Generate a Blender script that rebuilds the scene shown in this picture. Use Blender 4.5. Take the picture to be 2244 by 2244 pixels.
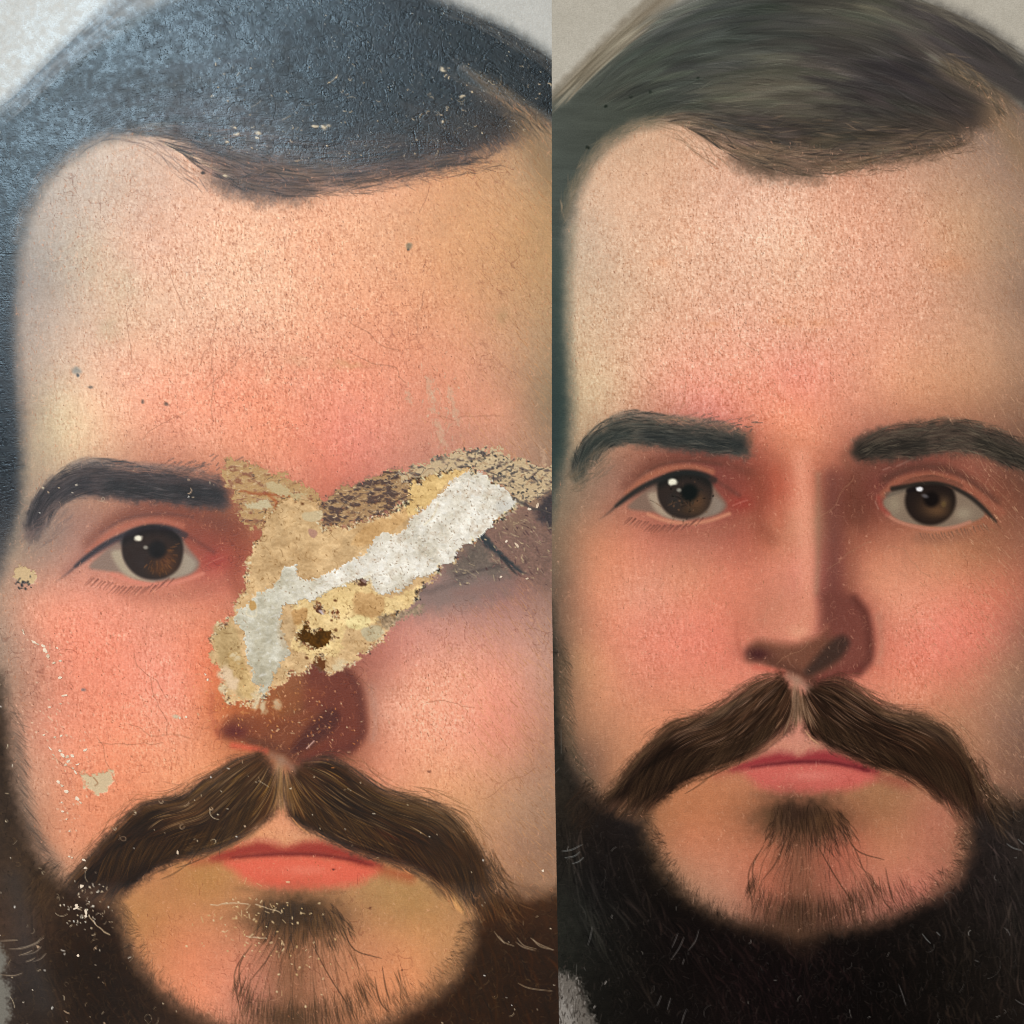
"""Two oil portraits standing side by side: the damaged canvas on the left and
the same portrait after restoration on the right.  Everything (support, paint
film, relief, flaking filler) is generated here; no files are read."""
import bpy, math
import numpy as np

S = 0.0002                      # metres per picture unit (the crop is 2244 units wide)
FRAME = 2244.0
DIST = 1.25                     # camera distance from the canvases

scene = bpy.context.scene
for o in list(bpy.data.objects):
    bpy.data.objects.remove(o, do_unlink=True)

# ---------------------------------------------------------------- camera
cam_data = bpy.data.cameras.new("camera")
cam = bpy.data.objects.new("camera", cam_data)
scene.collection.objects.link(cam)
cam.location = (0.0, -DIST, 0.0)
cam.rotation_euler = (math.radians(90), 0, 0)
cam_data.sensor_width = 36.0
cam_data.lens = 36.0 * DIST / (FRAME * S)
cam_data.clip_start = 0.02
cam_data.clip_end = 50.0
scene.camera = cam

# ---------------------------------------------------------------- world, lamps, exposure
world = bpy.data.worlds.new("World")
scene.world = world
world.use_nodes = True
bg = world.node_tree.nodes["Background"]
bg.inputs[0].default_value = (0.9, 0.95, 1.0, 1)
bg.inputs[1].default_value = 0.03

def area(name, loc, target, size_x, size_y, power, color):
    d = bpy.data.lights.new(name, 'AREA')
    d.shape = 'RECTANGLE'
    d.size, d.size_y = size_x, size_y
    d.energy = power
    d.color = color
    o = bpy.data.objects.new(name, d)
    scene.collection.objects.link(o)
    o.location = loc
    import mathutils
    v = mathutils.Vector(target) - mathutils.Vector(loc)
    o.rotation_euler = v.to_track_quat('-Z', 'Y').to_euler()
    return o

# studio lamps well to either side, and the cool window whose sheen lies on the
# upper left of the glossy unrestored canvas
area("studio_lamp", (-1.7, -1.5, 0.9), (0.0, 0, 0), 0.9, 1.2, 68.0, (1.0, 0.98, 0.95))
area("studio_lamp", (1.8, -1.6, 0.5), (0.0, 0, 0), 0.9, 1.2, 41.0, (1.0, 0.97, 0.93))
area("window_light", (-0.37, -1.25, 0.42), (-0.18, 0, 0.2), 0.26, 0.32, 3.9, (0.58, 0.82, 1.0))

scene.view_settings.view_transform = 'Standard'
scene.view_settings.look = 'None'
scene.view_settings.exposure = 0.0
scene.view_settings.gamma = 1.0
scene.render.engine = 'CYCLES'
scene.cycles.filter_width = 1.1
# ================================================================ paint engine
PITCH = 2.1
RNG = np.random.default_rng(7)

def hexc(h):
    return np.array([int(h[i:i + 2], 16) for i in (0, 2, 4)], float) / 255.0

def lin(c):
    return np.where(c <= 0.04045, c / 12.92, ((np.clip(c, 0, 2) + 0.055) / 1.055) ** 2.4)

def vnoise(h, w, sy, sx, seed):
    """smooth value noise, feature size sy x sx cells, range about -1..1"""
    r = np.random.default_rng(seed)
    gh, gw = int(h / sy) + 3, int(w / sx) + 3
    g = r.uniform(-1, 1, (gh, gw))
    y = np.arange(h) / sy
    x = np.arange(w) / sx
    yi, xi = y.astype(int), x.astype(int)
    fy, fx = y - yi, x - xi
    fy = fy * fy * (3 - 2 * fy)
    fx = fx * fx * (3 - 2 * fx)
    a = g[yi] * (1 - fy)[:, None] + g[yi + 1] * fy[:, None]
    return a[:, xi] * (1 - fx) + a[:, xi + 1] * fx

def fbm(h, w, sy, sx, seed, octv=3, gain=0.55):
    o, a, t = 0, 1.0, 0
    for k in range(octv):
        o = o + a * vnoise(h, w, max(sy / 2 ** k, 1.01), max(sx / 2 ** k, 1.01), seed + 31 * k)
        t += a
        a *= gain
    return o / t

def blur(a, r):
    """separable gaussian blur, sigma r cells"""
    n = int(3 * r) + 1
    k = np.exp(-0.5 * (np.arange(-n, n + 1) / r) ** 2)
    k /= k.sum()
    p = np.pad(a, ((n, n), (0, 0)), mode='edge')
    o = sum(k[i] * p[i:i + a.shape[0]] for i in range(2 * n + 1))
    p = np.pad(o, ((0, 0), (n, n)), mode='edge')
    return sum(k[i] * p[:, i:i + a.shape[1]] for i in range(2 * n + 1))

def curve(pts, n=10):
    """Catmull-Rom through pts, n samples a span"""
    p = np.asarray(pts, float)
    if len(p) < 3:
        t = np.linspace(0, 1, n + 1)[:, None]
        return p[0] * (1 - t) + p[-1] * t
    q = np.vstack([2 * p[0] - p[1], p, 2 * p[-1] - p[-2]])
    out = []
    for i in range(len(p) - 1):
        a, b, c, d = q[i:i + 4]
        t = np.linspace(0, 1, n, endpoint=False)[:, None]
        out.append(0.5 * (2 * b + (c - a) * t + (2 * a - 5 * b + 4 * c - d) * t ** 2 + (3 * b - a - 3 * c + d) * t ** 3))
    out.append(p[-1:])
    return np.vstack(out)

def closed(pts, n=6):
    p = np.asarray(pts, float)
    q = np.vstack([p[-1:], p, p[:2]])
    out = []
    for i in range(len(p)):
        a, b, c, d = q[i:i + 4]
        t = np.linspace(0, 1, n, endpoint=False)[:, None]
        out.append(0.5 * (2 * b + (c - a) * t + (2 * a - 5 * b + 4 * c - d) * t ** 2 + (3 * b - a - 3 * c + d) * t ** 3))
    return np.vstack(out)

# matching spots on the two canvases: restored -> damaged (the two are seen a little differently)
PAIRS = np.array([
 (1509,1080,337,1210),(1371,896,186,999),(1641,1005,494,1114),(1265,1049,71,1180),(1308,1143,118,1277),
 (1502,1137,342,1270),(1473,1056,304,1177),(1438,286,270,314),(1621,366,478,407),(1919,1435,808,1599),
 (1653,1433,506,1602),(1747,1499,620,1673),(1744,1648,614,1844),(1750,1584,619,1772),(1593,1683,450,1878),
 (1888,1672,799,1878),(1737,1734,628,1947),(2147,1686,1075,1881),(1351,1760,186,1928),(2232,1841,1164,2060),
 (1275,1855,90,2064),(2117,1942,1012,2154),(2079,31,1081,60),(1236,208,37,230),
 (1814,386,678,432),(2012,343,932,374),(2120,300,1060,337),(1895,359,795,402),(2172,71,1170,105)], float)

def _basis(p):
    x = (p[:, 0] - 1726) / 520.0
    y = (p[:, 1] - 1122) / 1122.0
    return np.stack([np.ones_like(x), x, y, x * y, x * x, y * y], 1)

_fit = np.linalg.lstsq(_basis(PAIRS[:, :2]), PAIRS[:, 2:], rcond=None)[0]

_res = PAIRS[:, 2:] - _basis(PAIRS[:, :2]) @ _fit

def _near(p):
    d2 = ((p[:, None] - PAIRS[None, :, :2]) ** 2).sum(-1)
    return np.exp(-d2 / (2 * 110.0 ** 2))

_w = np.linalg.solve(_near(PAIRS[:, :2]) + 0.25 * np.eye(len(PAIRS)), _res)

def to_damaged(p):
    p = np.atleast_2d(np.asarray(p, float))
    return _basis(p) @ _fit + _near(p) @ _w


class Film:
    """a paint film: pigment colour, relief height and part number on a regular grid"""
    def __init__(s, x0, x1, y0, y1, side):
        s.x0, s.y0, s.side = x0, y0, side
        s.w = int((x1 - x0) / PITCH) + 1
        s.h = int((y1 - y0) / PITCH) + 1
        s.col = np.zeros((s.h, s.w, 3))
        s.hgt = np.zeros((s.h, s.w))
        s.lab = np.zeros((s.h, s.w), int)
        s.gloss = np.zeros((s.h, s.w))
        s.names = [('painted_backdrop', None)]
        s.X, s.Y = np.meshgrid(x0 + np.arange(s.w) * PITCH, y0 + np.arange(s.h) * PITCH)
        s.nx = fbm(s.h, s.w, 7, 7, 11 + side, 3)
        s.ny = fbm(s.h, s.w, 7, 7, 57 + side, 3)
        s.fx = vnoise(s.h, s.w, 1.6, 1.6, 91 + side)
        s.fy = vnoise(s.h, s.w, 1.6, 1.6, 97 + side)

    def m(s, pts, own=False):
        p = np.atleast_2d(np.asarray(pts, float))
        return to_damaged(p) if (s.side and not own) else p

    def part(s, name, parent=None):
        s.names.append((name, parent))
        return len(s.names) - 1

    def box(s, p, pad):
        x0 = max(int((p[:, 0].min() - pad - s.x0) / PITCH), 0)
        x1 = min(int((p[:, 0].max() + pad - s.x0) / PITCH) + 2, s.w)
        y0 = max(int((p[:, 1].min() - pad - s.y0) / PITCH), 0)
        y1 = min(int((p[:, 1].max() + pad - s.y0) / PITCH) + 2, s.h)
        if x1 <= x0 or y1 <= y0:
            return None
        return slice(y0, y1), slice(x0, x1)

    def mix(s, sl, a, c, h=0.0, part=None, gloss=None):
        a3 = a[..., None]
        s.col[sl] = s.col[sl] * (1 - a3) + c * a3
        if h:
            s.hgt[sl] += h * a
        if gloss is not None:
            s.gloss[sl] = s.gloss[sl] * (1 - a) + gloss * a
        if part is not None:
            s.lab[sl] = np.where(a > 0.5, part, s.lab[sl])

    def dist(s, p, sl, rag=0.0, fine=0.0, close=False):
        X, Y = s.X[sl], s.Y[sl]
        if rag:
            X = X + s.nx[sl] * rag; Y = Y + s.ny[sl] * rag
        if fine:
            X = X + s.fx[sl] * fine; Y = Y + s.fy[sl] * fine
        q = np.vstack([p, p[:1]]) if close else p
        best = np.full(X.shape, 1e18)
        tt = np.zeros(X.shape)
        ins = np.zeros(X.shape, bool)
        n = len(q) - 1
        for i in range(n):
            ax, ay = q[i]; bx, by = q[i + 1]
            dx, dy = bx - ax, by - ay
            L = dx * dx + dy * dy + 1e-9
            t = np.clip(((X - ax) * dx + (Y - ay) * dy) / L, 0, 1)
            d = (X - ax - t * dx) ** 2 + (Y - ay - t * dy) ** 2
            u = d < best
            best = np.where(u, d, best)
            if close:
                if ay != by:
                    ins ^= ((ay > Y) != (by > Y)) & (X < (bx - ax) * (Y - ay) / (by - ay) + ax)
            else:
                tt = np.where(u, (i + t) / n, tt)
        d = np.sqrt(best)
        if close:
            return np.where(ins, d, -d)
        return d, tt

    def poly(s, pts, c, f=3, op=1.0, rag=0, fine=0, own=False, part=None, h=0.0, smooth=True, gloss=None, tex=0.0, fade=None):
        p = closed(pts) if smooth else np.asarray(pts, float)
        p = s.m(p, own)
        sl = s.box(p, f * 2 + rag + fine + 4)
        if sl is None:
            return
        d = s.dist(p, sl, rag, fine, True)
        a = np.clip(0.5 + d / (2.0 * f), 0, 1)
        a = a * a * (3 - 2 * a) * op
        if fade is not None:
            a = a * fade[sl]
        c = hexc(c) if isinstance(c, str) else c
        if not isinstance(c, np.ndarray):
            c = np.asarray(c)
        if c.ndim == 3:
            c = c[sl]
        if tex:
            c = c * (1 + tex * (s.nx[sl] + 0.7 * s.fx[sl]))[..., None]
        s.mix(sl, a, c, h, part, gloss)

    def line(s, pts, w, c, op=1.0, f=None, own=False, taper=0.0, rag=0, fine=0, h=0.0, part=None, gloss=None):
        """soft brush line: half width w, softness f; taper 1 = to a point at the end, -1 start, 2 both"""
        p = s.m(curve(pts, 6), own)
        f = w * 0.6 if f is None else f
        sl = s.box(p, w + f * 2 + rag + fine + 3)
        if sl is None:
            return
        d, t = s.dist(p, sl, rag, fine)
        ww = np.full_like(d, w)
        if taper == 1: ww = w * (1 - t) ** 0.7
        if taper == -1: ww = w * t ** 0.7
        if taper == 2: ww = w * np.sqrt(np.clip(4 * t * (1 - t), 0, 1))
        a = np.clip(0.5 + (ww - d) / (2.0 * f), 0, 1)
        a = a * a * (3 - 2 * a) * op
        if taper:
            a = a * np.clip(ww / (0.35 * w + 1e-6), 0, 1)
        s.mix(sl, a, hexc(c), h, part, gloss)

    def blob(s, x, y, rx, ry, c, op=1.0, rot=0, own=False, hard=0.0, h=0.0, part=None, rag=0, gloss=None):
        p = s.m([(x, y)], own)[0]
        sl = s.box(np.array([p]), max(rx, ry) * 2.2 + rag)
        if sl is None:
            return
        X, Y = s.X[sl] - p[0], s.Y[sl] - p[1]
        if rag:
            X = X + s.nx[sl] * rag; Y = Y + s.ny[sl] * rag
        ca, sa = math.cos(rot), math.sin(rot)
        r = np.sqrt(((X * ca + Y * sa) / rx) ** 2 + ((-X * sa + Y * ca) / ry) ** 2)
        if hard:
            f = 1 - hard
            a = np.clip(0.5 + (1 - r) / (2 * f), 0, 1)
            a = a * a * (3 - 2 * a) * op
        else:
            a = np.exp(-r * r * 1.6) * op
        s.mix(sl, a, hexc(c), h, part, gloss)

    def gradient(s, pts, c0=45.0, own=True):
        """smooth colour field through scattered pigment samples (x, y, hex)"""
        P = s.m([(a, b) for a, b, _ in pts], own)
        C = np.array([hexc(h) for _, _, h in pts])
        K = np.sqrt(((P[:, None] - P[None]) ** 2).sum(-1) + c0 * c0)
        n = len(P)
        A = np.zeros((n + 1, n + 1))
        A[:n, :n] = K - np.eye(n) * 6.0
        A[:n, n] = 1; A[n, :n] = 1
        Wt = np.linalg.solve(A, np.vstack([C, np.zeros((1, 3))]))
        st = 8
        gy = np.arange(0, s.h + st, st); gx = np.arange(0, s.w + st, st)
        GX, GY = np.meshgrid(s.x0 + gx * PITCH, s.y0 + gy * PITCH)
        lo, hi = P.min(0) - 60, P.max(0) + 60
        GX = np.clip(GX, lo[0], hi[0]); GY = np.clip(GY, lo[1], hi[1])
        D = np.sqrt((GX[..., None] - P[:, 0]) ** 2 + (GY[..., None] - P[:, 1]) ** 2 + c0 * c0)
        G = np.clip(D @ Wt[:n] + Wt[n], C.min(0) * 0.8, np.minimum(C.max(0) * 1.05, 1.0))
        yi = np.arange(s.h) / st; xi = np.arange(s.w) / st
        y0 = yi.astype(int); x0 = xi.astype(int)
        fy = (yi - y0)[:, None, None]; fx = (xi - x0)[None, :, None]
        return ((G[y0][:, x0] * (1 - fy) + G[y0 + 1][:, x0] * fy) * (1 - fx)
                + (G[y0][:, x0 + 1] * (1 - fy) + G[y0 + 1][:, x0 + 1] * fy) * fx)

    def splat(s, P, W, C, A, H=0.0, part=None):
        """many thin strokes at once; P (n,k,2) picture coordinates, W (n,k) half width, C (n,3), A (n,k)"""
        n, k, _ = P.shape
        x = ((P[..., 0] - s.x0) / PITCH).ravel(); y = ((P[..., 1] - s.y0) / PITCH).ravel()
        w = np.maximum(W / PITCH, 0.42).ravel()
        thin = np.clip(W.ravel() / PITCH / 0.42, 0, 1)
        a = A.ravel() * thin
        r = int(math.ceil(w.max() * 1.6)) + 1
        xi = np.round(x).astype(int); yi = np.round(y).astype(int)
        ci = np.repeat(np.arange(n), k)
        acc = np.zeros(s.h * s.w); cc = np.zeros((3, s.h * s.w))
        for dy in range(-r, r + 1):
            for dx in range(-r, r + 1):
                gx, gy = xi + dx, yi + dy
                d2 = (gx - x) ** 2 + (gy - y) ** 2
                wt = np.exp(-d2 / (w * w * 1.1)) * a
                ok = (gx >= 0) & (gx < s.w) & (gy >= 0) & (gy < s.h) & (wt > 0.01)
                if not ok.any():
                    continue
                idx = (gy * s.w + gx)[ok]; wv = wt[ok]; cv = C[ci[ok]]
                acc += np.bincount(idx, wv, s.h * s.w)
                for q in range(3):
                    cc[q] += np.bincount(idx, wv * cv[:, q], s.h * s.w)
        m = acc > 1e-4
        col = np.zeros_like(cc); col[:, m] = cc[:, m] / acc[m]
        al = (1 - np.exp(-acc)).reshape(s.h, s.w)
        col = col.T.reshape(s.h, s.w, 3)
        s.col = s.col * (1 - al[..., None]) + col * al[..., None]
        s.hgt += H * al
        if part is not None:
            s.lab[al > 0.6] = part

    def flow(s, guides, n, length, w, cols, op, own=False, jit=3.0, H=0.0, seed=1, t0=(0, 1), umin=0.0, umax=1.0, bend=0.0, taper=True, rel=None):
        """strokes that run along a fan of guide curves; length = fraction range"""
        r = np.random.default_rng(seed + 100 * s.side)
        k = 60
        G = []
        for g in guides:
            c = curve(g, 8)
            d = np.r_[0, np.cumsum(np.hypot(*np.diff(c, axis=0).T))]
            t = np.linspace(0, d[-1], k)
            G.append(np.stack([np.interp(t, d, c[:, 0]), np.interp(t, d, c[:, 1])], 1))
        G = np.array([s.m(g, own) for g in G])
        tot = np.hypot(*np.diff(G.mean(0), axis=0).T).sum()
        u = r.uniform(umin, umax, n) * (len(guides) - 1)
        i = np.minimum(u.astype(int), len(guides) - 2); f = (u - i)[:, None, None]
        path = G[i] * (1 - f) + G[i + 1] * f
        L = r.uniform(length[0], length[1], n)
        st = t0[0] + r.uniform(0, 1, n) * np.maximum(t0[1] - t0[0] - L, 0.0)
        kk = max(int(tot * max(length) / PITCH * 1.3), 6)
        tau = np.linspace(0, 1, kk)
        T = (st[:, None] + L[:, None] * tau) * (k - 1)
        T = np.clip(T, 0, k - 1.001)
        ti = T.astype(int); tf = (T - ti)[..., None]
        rows = np.arange(n)[:, None]
        P = path[rows, ti] * (1 - tf) + path[rows, ti + 1] * tf
        ang = r.normal(0, 1, n) * jit
        d = P[:, -1] - P[:, 0]
        nn = np.stack([-d[:, 1], d[:, 0]], 1) / (np.hypot(*d.T)[:, None] + 1e-6)
        P = P + nn[:, None] * (ang[:, None, None] * (tau[None, :, None] - 0.3) + (r.normal(0, bend, n))[:, None, None] * (tau * (1 - tau) * 4)[None, :, None])
        ww = r.uniform(w[0], w[1], n)[:, None] * (np.sin(np.pi * np.clip(tau * 0.9 + 0.08, 0, 1)) ** 0.5 if taper else np.ones(kk))[None]
        C = np.array([hexc(c) for c in cols])[r.integers(0, len(cols), n)] * r.uniform(0.88, 1.12, n)[:, None]
        if rel:     # drag the paint already there, a little lighter or darker
            mid = P[:, kk // 2]
            gx = np.clip(((mid[:, 0] - s.x0) / PITCH).astype(int), 0, s.w - 1)
            gy = np.clip(((mid[:, 1] - s.y0) / PITCH).astype(int), 0, s.h - 1)
            C = s.col[gy, gx] * r.uniform(rel[0], rel[1], n)[:, None] * r.uniform(0.97, 1.03, (n, 3))
        A = np.full((n, kk), 1.0) * r.uniform(op[0], op[1], n)[:, None] * np.sin(np.pi * np.clip(tau * 0.92 + 0.05, 0, 1))[None] ** 0.6
        s.splat(P, ww, np.clip(C, 0, 1), A * 0.42, H)

    def ticks(s, n, mask, length, w, cols, op, ang=(90, 25), seed=1, H=0.0, curl=0.0):
        """short strokes or pits scattered with a density mask"""
        r = np.random.default_rng(seed + 17 * s.side)
        pr = np.clip(mask, 0, None).ravel().astype(float)
        cum = np.cumsum(pr); cum /= cum[-1]
        idx = np.searchsorted(cum, r.uniform(0, 1, n))
        y = s.y0 + (idx // s.w + r.uniform(-.5, .5, n)) * PITCH
        x = s.x0 + (idx % s.w + r.uniform(-.5, .5, n)) * PITCH
        th = np.radians(r.normal(ang[0], ang[1], n)) if not callable(ang[0]) else ang[0](x, y, r)
        L = r.uniform(length[0], length[1], n) * (0.4 + r.exponential(0.6, n))
        L = np.minimum(L, length[1] * 2)
        kk = max(int(L.max() / PITCH) + 2, 3)
        tau = np.linspace(-.5, .5, kk)
        cu = r.normal(0, curl, n)[:, None]
        tt = th[:, None] + cu * tau
        P = np.stack([x[:, None] + np.cos(tt) * tau * L[:, None], y[:, None] - np.sin(tt) * tau * L[:, None]], -1)
        W = np.repeat(r.uniform(w[0], w[1], n)[:, None], kk, 1)
        C = np.array([hexc(c) for c in cols])[r.integers(0, len(cols), n)]
        A = np.repeat(r.uniform(op[0], op[1], n)[:, None], kk, 1) * (PITCH * kk / np.maximum(L, 2))[:, None] ** -0.3
        s.splat(P, W, C, np.clip(A, 0, 1.2), H)
# ================================================================ pigment samples
def parse(t):
    o = []
    for r in t.split():
        a, b, c = r.split(',')
        o.append((float(a), float(b), c))
    return o

SKIN_R = parse("""1270,520,c8ab8b 1290,650,ccab87 1350,420,d8ad88 1450,330,d3a680 1450,500,e0b08a 1600,430,e3b08e
1700,480,f0bf9c 1750,560,edb892 1640,600,e8b490 1850,430,dda07c 1850,560,e6aa86 1980,420,cf9a77 1980,560,dca07c
2100,500,c8976f 2200,500,a88565 2240,650,96755a 2240,400,9a7a60 2180,300,8a705a 1400,650,dcb08a 1500,720,e4aa86 1640,720,e9aa88
1760,720,e8a682 1900,700,e4a07c 2050,700,d59a75 2180,750,c0906b 1270,800,ceae86 1330,850,d6b48c 1290,950,b89a78
1450,840,e3a080 1600,830,eb9e7e 1750,830,ec9478 1850,860,e39776 2000,860,d8976f 2120,850,c48d66 1700,930,e8936f
1780,960,e0906d 1560,890,e5907a 1380,1000,a06f58 1340,1030,9a7560 1450,1005,8e5a48 1550,1010,7a443a 1620,1040,884a3c
1680,1000,a85f48 1700,1080,a8553f 1730,1000,d28363 1260,1130,94785f 1240,1250,8c6f57 1240,1350,8f6e55 1290,1180,bd8463
1350,1220,dc8f6c 1450,1190,c67a62 1550,1180,b5705a 1650,1180,b0654e 1700,1180,c47858 1300,1300,d58f6c 1400,1300,e29a7c
1500,1260,d8906f 1600,1280,dc8568 1680,1250,ce8065 1330,1400,d88c6c 1450,1400,ea8f74 1550,1380,e98a70 1600,1450,e0846a
1260,1450,b08560 1400,1480,dd8e70 1300,1540,c48a66 1450,1530,e0906e 1550,1520,e29070 1350,1620,bf8663 1270,1600,9c7355
1290,1680,6f5543 1340,1690,b07c5a 1750,1100,e59272 1720,1150,c98465 1755,1250,e8937a 1720,1300,cf8469 1750,1350,e39379
1680,1350,cc8166 1640,1370,cf7f63 1795,1150,a9755a 1830,1100,75402f 1830,1200,8c4f3f 1830,1280,7d4438 1870,1350,8f483a
1880,1050,80493a 1900,1220,c07a5c 1900,1280,d18a6a 1960,1350,e09274 1980,1250,cf8a6a 2050,1220,c98864 2150,1220,b07655
2100,1300,dc8a6c 2200,1300,cf7c60 2050,1400,ea8c74 2000,1450,e8896e 2150,1400,e2856c 2230,1380,a9705a 2100,1500,d08466
2200,1480,a87a5e 2200,1580,96705a 2150,1620,a97a5c 2230,1650,7e5f4c 1980,1520,e09070 2060,1560,c48664 1930,1440,d88065
2200,1080,7d4c38 2230,1150,8a5b45 2220,1020,6a4a3a 1950,1030,78453a 2050,1015,7a4638 2150,1040,8d5643 1745,1630,cf8c74
1450,1780,b0764f 1550,1760,bd7a52 1650,1760,b57550 1500,1860,c47f5c 1600,1900,c98464 1680,1950,b86d52 1470,1900,a87c5c
1600,1980,b07d62 1850,1760,ae7450 1950,1760,a5744f 2050,1800,b8745a 1850,1850,b96a50 1950,1880,c4805f 2050,1900,b5735a
1980,1960,c07560 2100,1850,a06b50 1222,1300,6e5a48 1220,1450,4a3f34 1750,2000,97604a 1900,2000,a06a55""")

SKIN_L = parse("""250,380,d0ac92 350,420,dca98a 130,480,bba08c 200,560,d0ac8c 80,620,a08878 100,750,c09e86 60,900,a08068
120,900,d4b28a 150,980,dcb48c 300,550,e4aa88 450,480,eeae88 450,650,f2b58e 300,700,e6b08a 250,800,f0ac86 400,780,f2a880
550,550,f5b48a 600,700,f4ae84 700,550,f0a478 800,500,eda476 900,450,e29a6a 1000,450,d8935f 1100,450,d0925f
1180,450,b88452 1180,350,a97f58 850,380,eb9f74 1000,350,da935f 1150,600,c68c58 1000,600,dd9460 850,650,eb9a6c
1000,750,e09066 1150,750,c08a60 1190,880,96704e 1100,900,d98c68 950,850,e08862 800,820,f08f68 650,820,f2966e
500,850,f5926a 350,880,f59a74 250,900,f2ae86 450,960,f39a76 600,960,f08c66 700,1000,e27a5c 750,960,ee846a 900,960,d98468
1000,960,cf8468 1150,960,b88062 640,1050,e08468 720,1070,cc6a52 20,1200,9c7f6c 30,1100,9c806c 110,1180,987568
160,1130,a06f60 230,1120,a86c58 330,1110,8a4634 430,1130,8a3c26 500,1150,7c3822 540,1200,a04a30 500,1230,a84032
540,1300,c8745a 30,1400,b48470 20,1550,a87a64 60,1650,cc8a70 50,1750,b8846c 80,1350,e89074 150,1400,f58c70
200,1320,f09076 300,1340,ea8a70 400,1330,e08468 350,1420,f59278 250,1450,f58a6e 450,1440,ee7c58 400,1520,fa9478
250,1560,fa9070 400,1620,fa9a76 300,1660,f8946e 450,1680,f29468 200,1750,ee8c66 300,1720,f08e68 130,1850,dc8c6a
110,1900,b48068 200,1830,e88c68 40,1850,705040 90,1600,e08c72 480,1540,d06a3c 830,1450,b86858 900,1400,d88878
1000,1380,cf8878 1100,1350,b87c70 1180,1300,9c6c60 1180,1400,c08878 850,1550,e89a80 900,1500,f09c80 1000,1480,f4a084
1100,1480,f29880 1180,1500,cc8c78 900,1620,f8a080 1000,1600,f8a084 1100,1600,ee9078 1180,1620,c08068 950,1700,f2a078
1050,1750,d8946c 1150,1750,b88468 1180,1850,a07058 1100,1850,b87e60 850,1690,ea9070 1000,1290,987068 1100,1280,96605a
300,2000,c07c48 450,1920,b87840 350,1920,c47a4c 400,2080,e08058 330,2130,d08058 450,2180,f08c68 520,2200,d8846a
430,2020,d88458 800,1950,b88050 900,1980,b8804c 950,2050,d08a58 850,2080,d8885c 900,2130,e89060 960,2120,c88458
800,2180,d08058 700,2150,c07858 600,2120,c87860 760,2030,c88058 620,1800,e8946c 540,1600,a85028 620,1560,8a4820 700,1520,7a3c22 740,1600,6e2c18""")

HAIR_R = parse("""1230,300,565e54 1230,600,4e5e58 1225,900,344a4a 1350,200,50564b 1450,120,4c524a 1500,200,4c5048
1400,260,4e5548 1650,80,464c45 1650,20,4a4f48 1700,160,5a5448 1650,230,605a4c 1750,230,564e44 1800,130,4a4240 1900,200,463e3e
1950,120,4a4444 2050,200,443c3c 2050,60,403a3a 2180,140,443e3c 2240,200,4a4440 1900,60,5a5648 1620,300,443e38 1800,300,544a3e
1800,370,7c6450 1950,270,4c4238 2000,300,5c4838 2150,240,4c3e38""")
HAIR_L = parse("""20,400,1c262c 20,700,252c34 15,1000,141a22 150,200,2a3238 300,150,2c3338 500,120,2c3036 450,280,4a4244 650,200,222426
700,280,2c2828 600,350,584a44 850,120,1c1c1e 850,230,1a1c1c 1000,100,16181a 1000,200,1a1c1c 1100,180,1c1c1c 1190,200,1a1c1a
850,300,3a2c24 1000,270,3a2a20 1080,280,3c2616 10,1250,4a3f40""")
BEARD_R = parse("""1225,1500,20221f 1240,1750,2a241e 1300,1800,1e1815 1400,1800,221d1c 1300,1950,161413 1250,2000,242420
1500,2050,100b0a 1400,2150,110e0c 1700,2150,0f0909 1900,2150,0c0807 2100,2100,14100d 2150,1900,231c1a 2200,1800,2a2320 2230,1950,221d1b
2200,2200,181310 1450,1850,1e1813 1600,2230,120c0b 2235,1750,33281f""")
BEARD_L = parse("""10,1700,34291f 30,1850,3c3025 100,1950,40301f 200,1980,2e1d10 60,2050,46362c 150,2100,241608 250,2200,20140a
130,2220,2c1f14 500,2230,4a3524 1000,2000,3c2208 1100,2050,321c06 1050,2200,2c1802 1180,2100,2a1604 1150,1960,4a2c14 940,2230,321a04
60,2150,332c28 1190,1950,402810""")

SKIN_R = [(x, y, c) for x, y, c in SKIN_R]

MOUST_R = parse("""1745,1540,4a3628 1650,1560,38281d 1560,1600,4a382a 1500,1640,2e2119 1420,1690,2c211a 1340,1770,221a16 1300,1800,1d1815
1850,1540,33251c 1950,1600,3a2a20 1960,1660,1d130d 2050,1620,4a3829 2090,1700,33241a 2130,1770,2c1f17 2170,1830,211916 1800,1620,36281c 1620,1640,281c14""")
MOUST_L = parse("""1745,1540,5a3c20 1650,1560,3c2812 1560,1600,4a3420 1500,1640,281809 1420,1690,2c1c10 1340,1770,28190e 1300,1800,28190e
1850,1540,301c0a 1950,1600,3a2812 1960,1660,220e03 2050,1620,4a361e 2090,1700,3a220a 2130,1770,361f08 2170,1830,321c06 1800,1620,33200c 1620,1640,2a190a""")

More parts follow.
